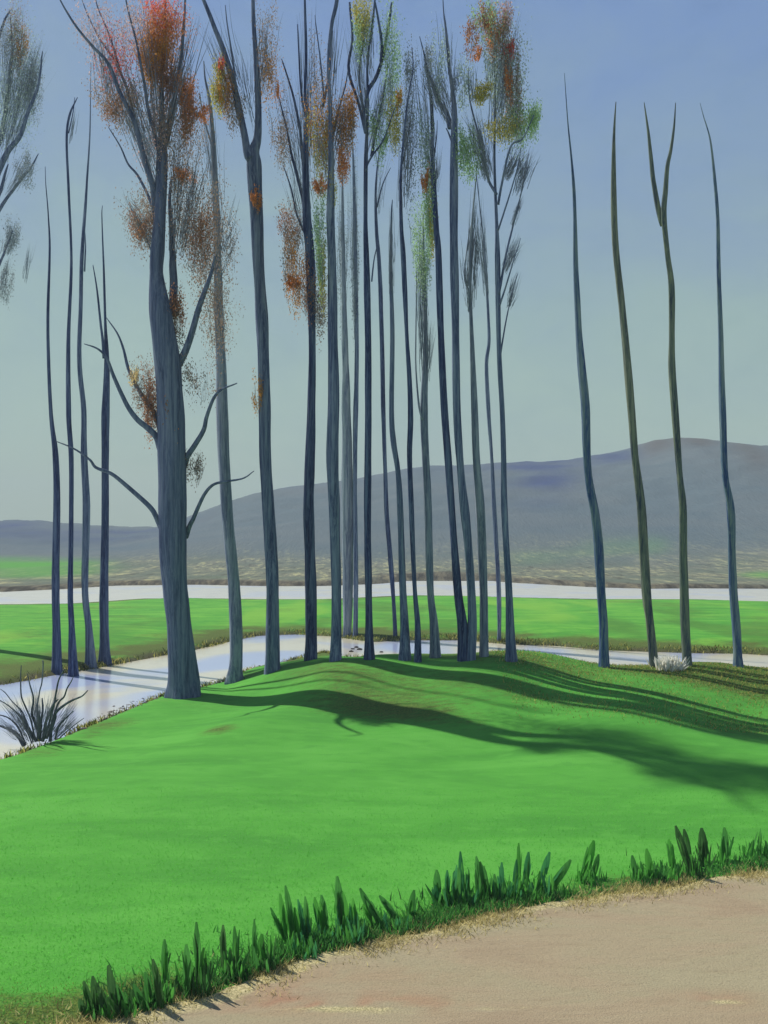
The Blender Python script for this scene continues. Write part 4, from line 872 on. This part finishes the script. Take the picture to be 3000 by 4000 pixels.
k = (RNG.uniform(0.1, 1.0, n) < lawn_dry_shade(x, y, None)) & (signed(lawn_poly, x, y) > 0.8); x, y = x[k], y[k]
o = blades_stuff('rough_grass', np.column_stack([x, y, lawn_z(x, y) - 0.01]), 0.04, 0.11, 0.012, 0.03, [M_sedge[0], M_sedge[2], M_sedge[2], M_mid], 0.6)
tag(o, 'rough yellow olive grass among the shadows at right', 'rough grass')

# ---- white plume tuft at the water between two of the right hand poles
wx, wy, wz = hit(2620, 2618, lawn_z)
if wy > 46: wy = 40.6; wx = (2620 - HX) / F * wy; wz = float(lawn_z(np.array([wx]), np.array([wy]))[0])
mb = MB()
for k in range(260):
    f = np.array([wx + random.gauss(0, 0.20), wy + random.gauss(0, 0.16), wz - 0.05]); h = random.uniform(0.3, 0.58)
    tip = f + np.array([random.gauss(0, 0.15), random.gauss(0, 0.12), h]); blade(mb, f, tip, random.uniform(0.03, 0.07), 0, 0.2, random.uniform(-0.3, 0.3), 6)
for k in range(60):
    f = np.array([wx + random.gauss(0, 0.24), wy + random.gauss(0, 0.16), wz - 0.05])
    blade(mb, f, f + np.array([random.gauss(0, 0.16), random.gauss(0, 0.15), random.uniform(0.2, 0.5)]), 0.03, 1, 0.2, 0.2, 5)
o = mb.build('pale_reed_tuft', [leafmat('white_plume', (0.88, 0.87, 0.78), 0.08, 0.5), M_straw], None, (wx, wy, wz))
tag(o, 'white shaggy tuft at the water edge between two bare poles at right', 'reed tuft')

# ------------------------------------------------------------------ air
bmh = bmesh.new(); bmesh.ops.create_cube(bmh, size=1.0)
for v_ in bmh.verts: v_.co = Vector((v_.co.x * 3200, v_.co.y * 3200, -2.6 + (v_.co.z + 0.5) * (100 + 2.6)))
me = bpy.data.meshes.new('haze'); bmh.to_mesh(me); bmh.free()
m, nt, out = new_mat('air'); pv = N(nt, 'ShaderNodeVolumePrincipled')
pv.inputs['Color'].default_value = (0.82, 0.94, 0.97, 1); pv.inputs['Density'].default_value = 0.0008; pv.inputs['Anisotropy'].default_value = 0.0
nt.links.new(pv.outputs[0], out.inputs['Volume']); me.materials.append(m)
o = bpy.data.objects.new('haze', me); COL.objects.link(o); o['kind'] = 'stuff'

# ------------------------------------------------------------------ sky, sun, camera
AZ, EL = R(48), R(44)                    # the sun stands to the left behind the trees
w = bpy.data.worlds.new('World'); sc.world = w; w.use_nodes = True
nt = w.node_tree; nt.nodes.clear()
sky = N(nt, 'ShaderNodeTexSky'); sky.sky_type = 'NISHITA'; sky.sun_disc = False
sky.sun_elevation = EL; sky.sun_rotation = -AZ; sky.air_density = 1.0; sky.dust_density = 1.0; sky.ozone_density = 2.0
tc = N(nt, 'ShaderNodeTexCoord'); sp = N(nt, 'ShaderNodeSeparateXYZ'); nt.links.new(tc.outputs['Generated'], sp.inputs[0])
mpn = N(nt, 'ShaderNodeMapping'); mpn.inputs['Scale'].default_value = (3.0, 3.0, 5.0); nt.links.new(tc.outputs['Generated'], mpn.inputs['Vector'])
nz = noise_tex(nt, mpn.outputs[0], 1.6, 5, 0.6, 0.4)
el = mathn(nt, 'ADD', sp.outputs['Z'], mathn(nt, 'MULTIPLY', mathn(nt, 'SUBTRACT', nz, 0.5), 0.36))
K = 10.0
def s_(c): return tuple(v_ for v_ in c)
grad = ramp(nt, el, [(0.0, s_((0.40, 0.56, 0.43))), (0.10, s_((0.365, 0.525, 0.44))), (0.20, s_((0.315, 0.465, 0.445))), (0.32, s_((0.245, 0.37, 0.50))), (0.45, s_((0.180, 0.302, 0.57))), (0.62, s_((0.09, 0.15, 0.33))), (1.0, s_((0.045, 0.08, 0.20)))])
sc10 = N(nt, 'ShaderNodeVectorMath'); sc10.operation = 'SCALE'; nt.links.new(grad, sc10.inputs[0]); sc10.inputs['Scale'].default_value = K
nz2 = noise_tex(nt, mpn.outputs[0], 7.0, 6, 0.65, 0.5)
mott = mix(nt, 1.0, sc10.outputs[0], ramp(nt, nz2, [(0.3, (0.93, 0.95, 0.96)), (0.5, (1, 1, 1)), (0.7, (1.0, 1.0, 1.0))]), 'MULTIPLY')
mx = mix(nt, 0.86, sky.outputs[0], mott)
bg = N(nt, 'ShaderNodeBackground'); bg.inputs['Strength'].default_value = 0.1
nt.links.new(mx, bg.inputs['Color'])
wo = N(nt, 'ShaderNodeOutputWorld'); nt.links.new(bg.outputs[0], wo.inputs['Surface'])

sl = bpy.data.lights.new('sun', 'SUN'); sl.energy = 4.8; sl.angle = R(0.6); sl.color = (1.0, 0.95, 0.86)
so = bpy.data.objects.new('sun', sl); COL.objects.link(so)
sd_ = Vector((-math.sin(AZ) * math.cos(EL), math.cos(AZ) * math.cos(EL), math.sin(EL)))
so.rotation_euler = sd_.to_track_quat('Z', 'Y').to_euler(); so.location = sd_ * 60

cam = bpy.data.cameras.new('camera'); co = bpy.data.objects.new('camera', cam); COL.objects.link(co)
cam.sensor_fit = 'VERTICAL'; cam.sensor_height = 36.0; cam.lens = 36.0 * F / 4000
cam.shift_y = (HY - 2000) / 4000; cam.clip_start = 0.1; cam.clip_end = 5000
co.location = (0, 0, CZ); co.rotation_euler = (R(90), 0, 0)
sc.camera = co
sc.view_settings.view_transform = 'Standard'; sc.view_settings.look = 'None'; sc.view_settings.exposure = 0; sc.view_settings.gamma = 1
sc.cycles.max_bounces = 6; sc.cycles.diffuse_bounces = 2; sc.cycles.volume_bounces = 0; sc.cycles.transparent_max_bounces = 8
sc.cycles.use_denoising = True
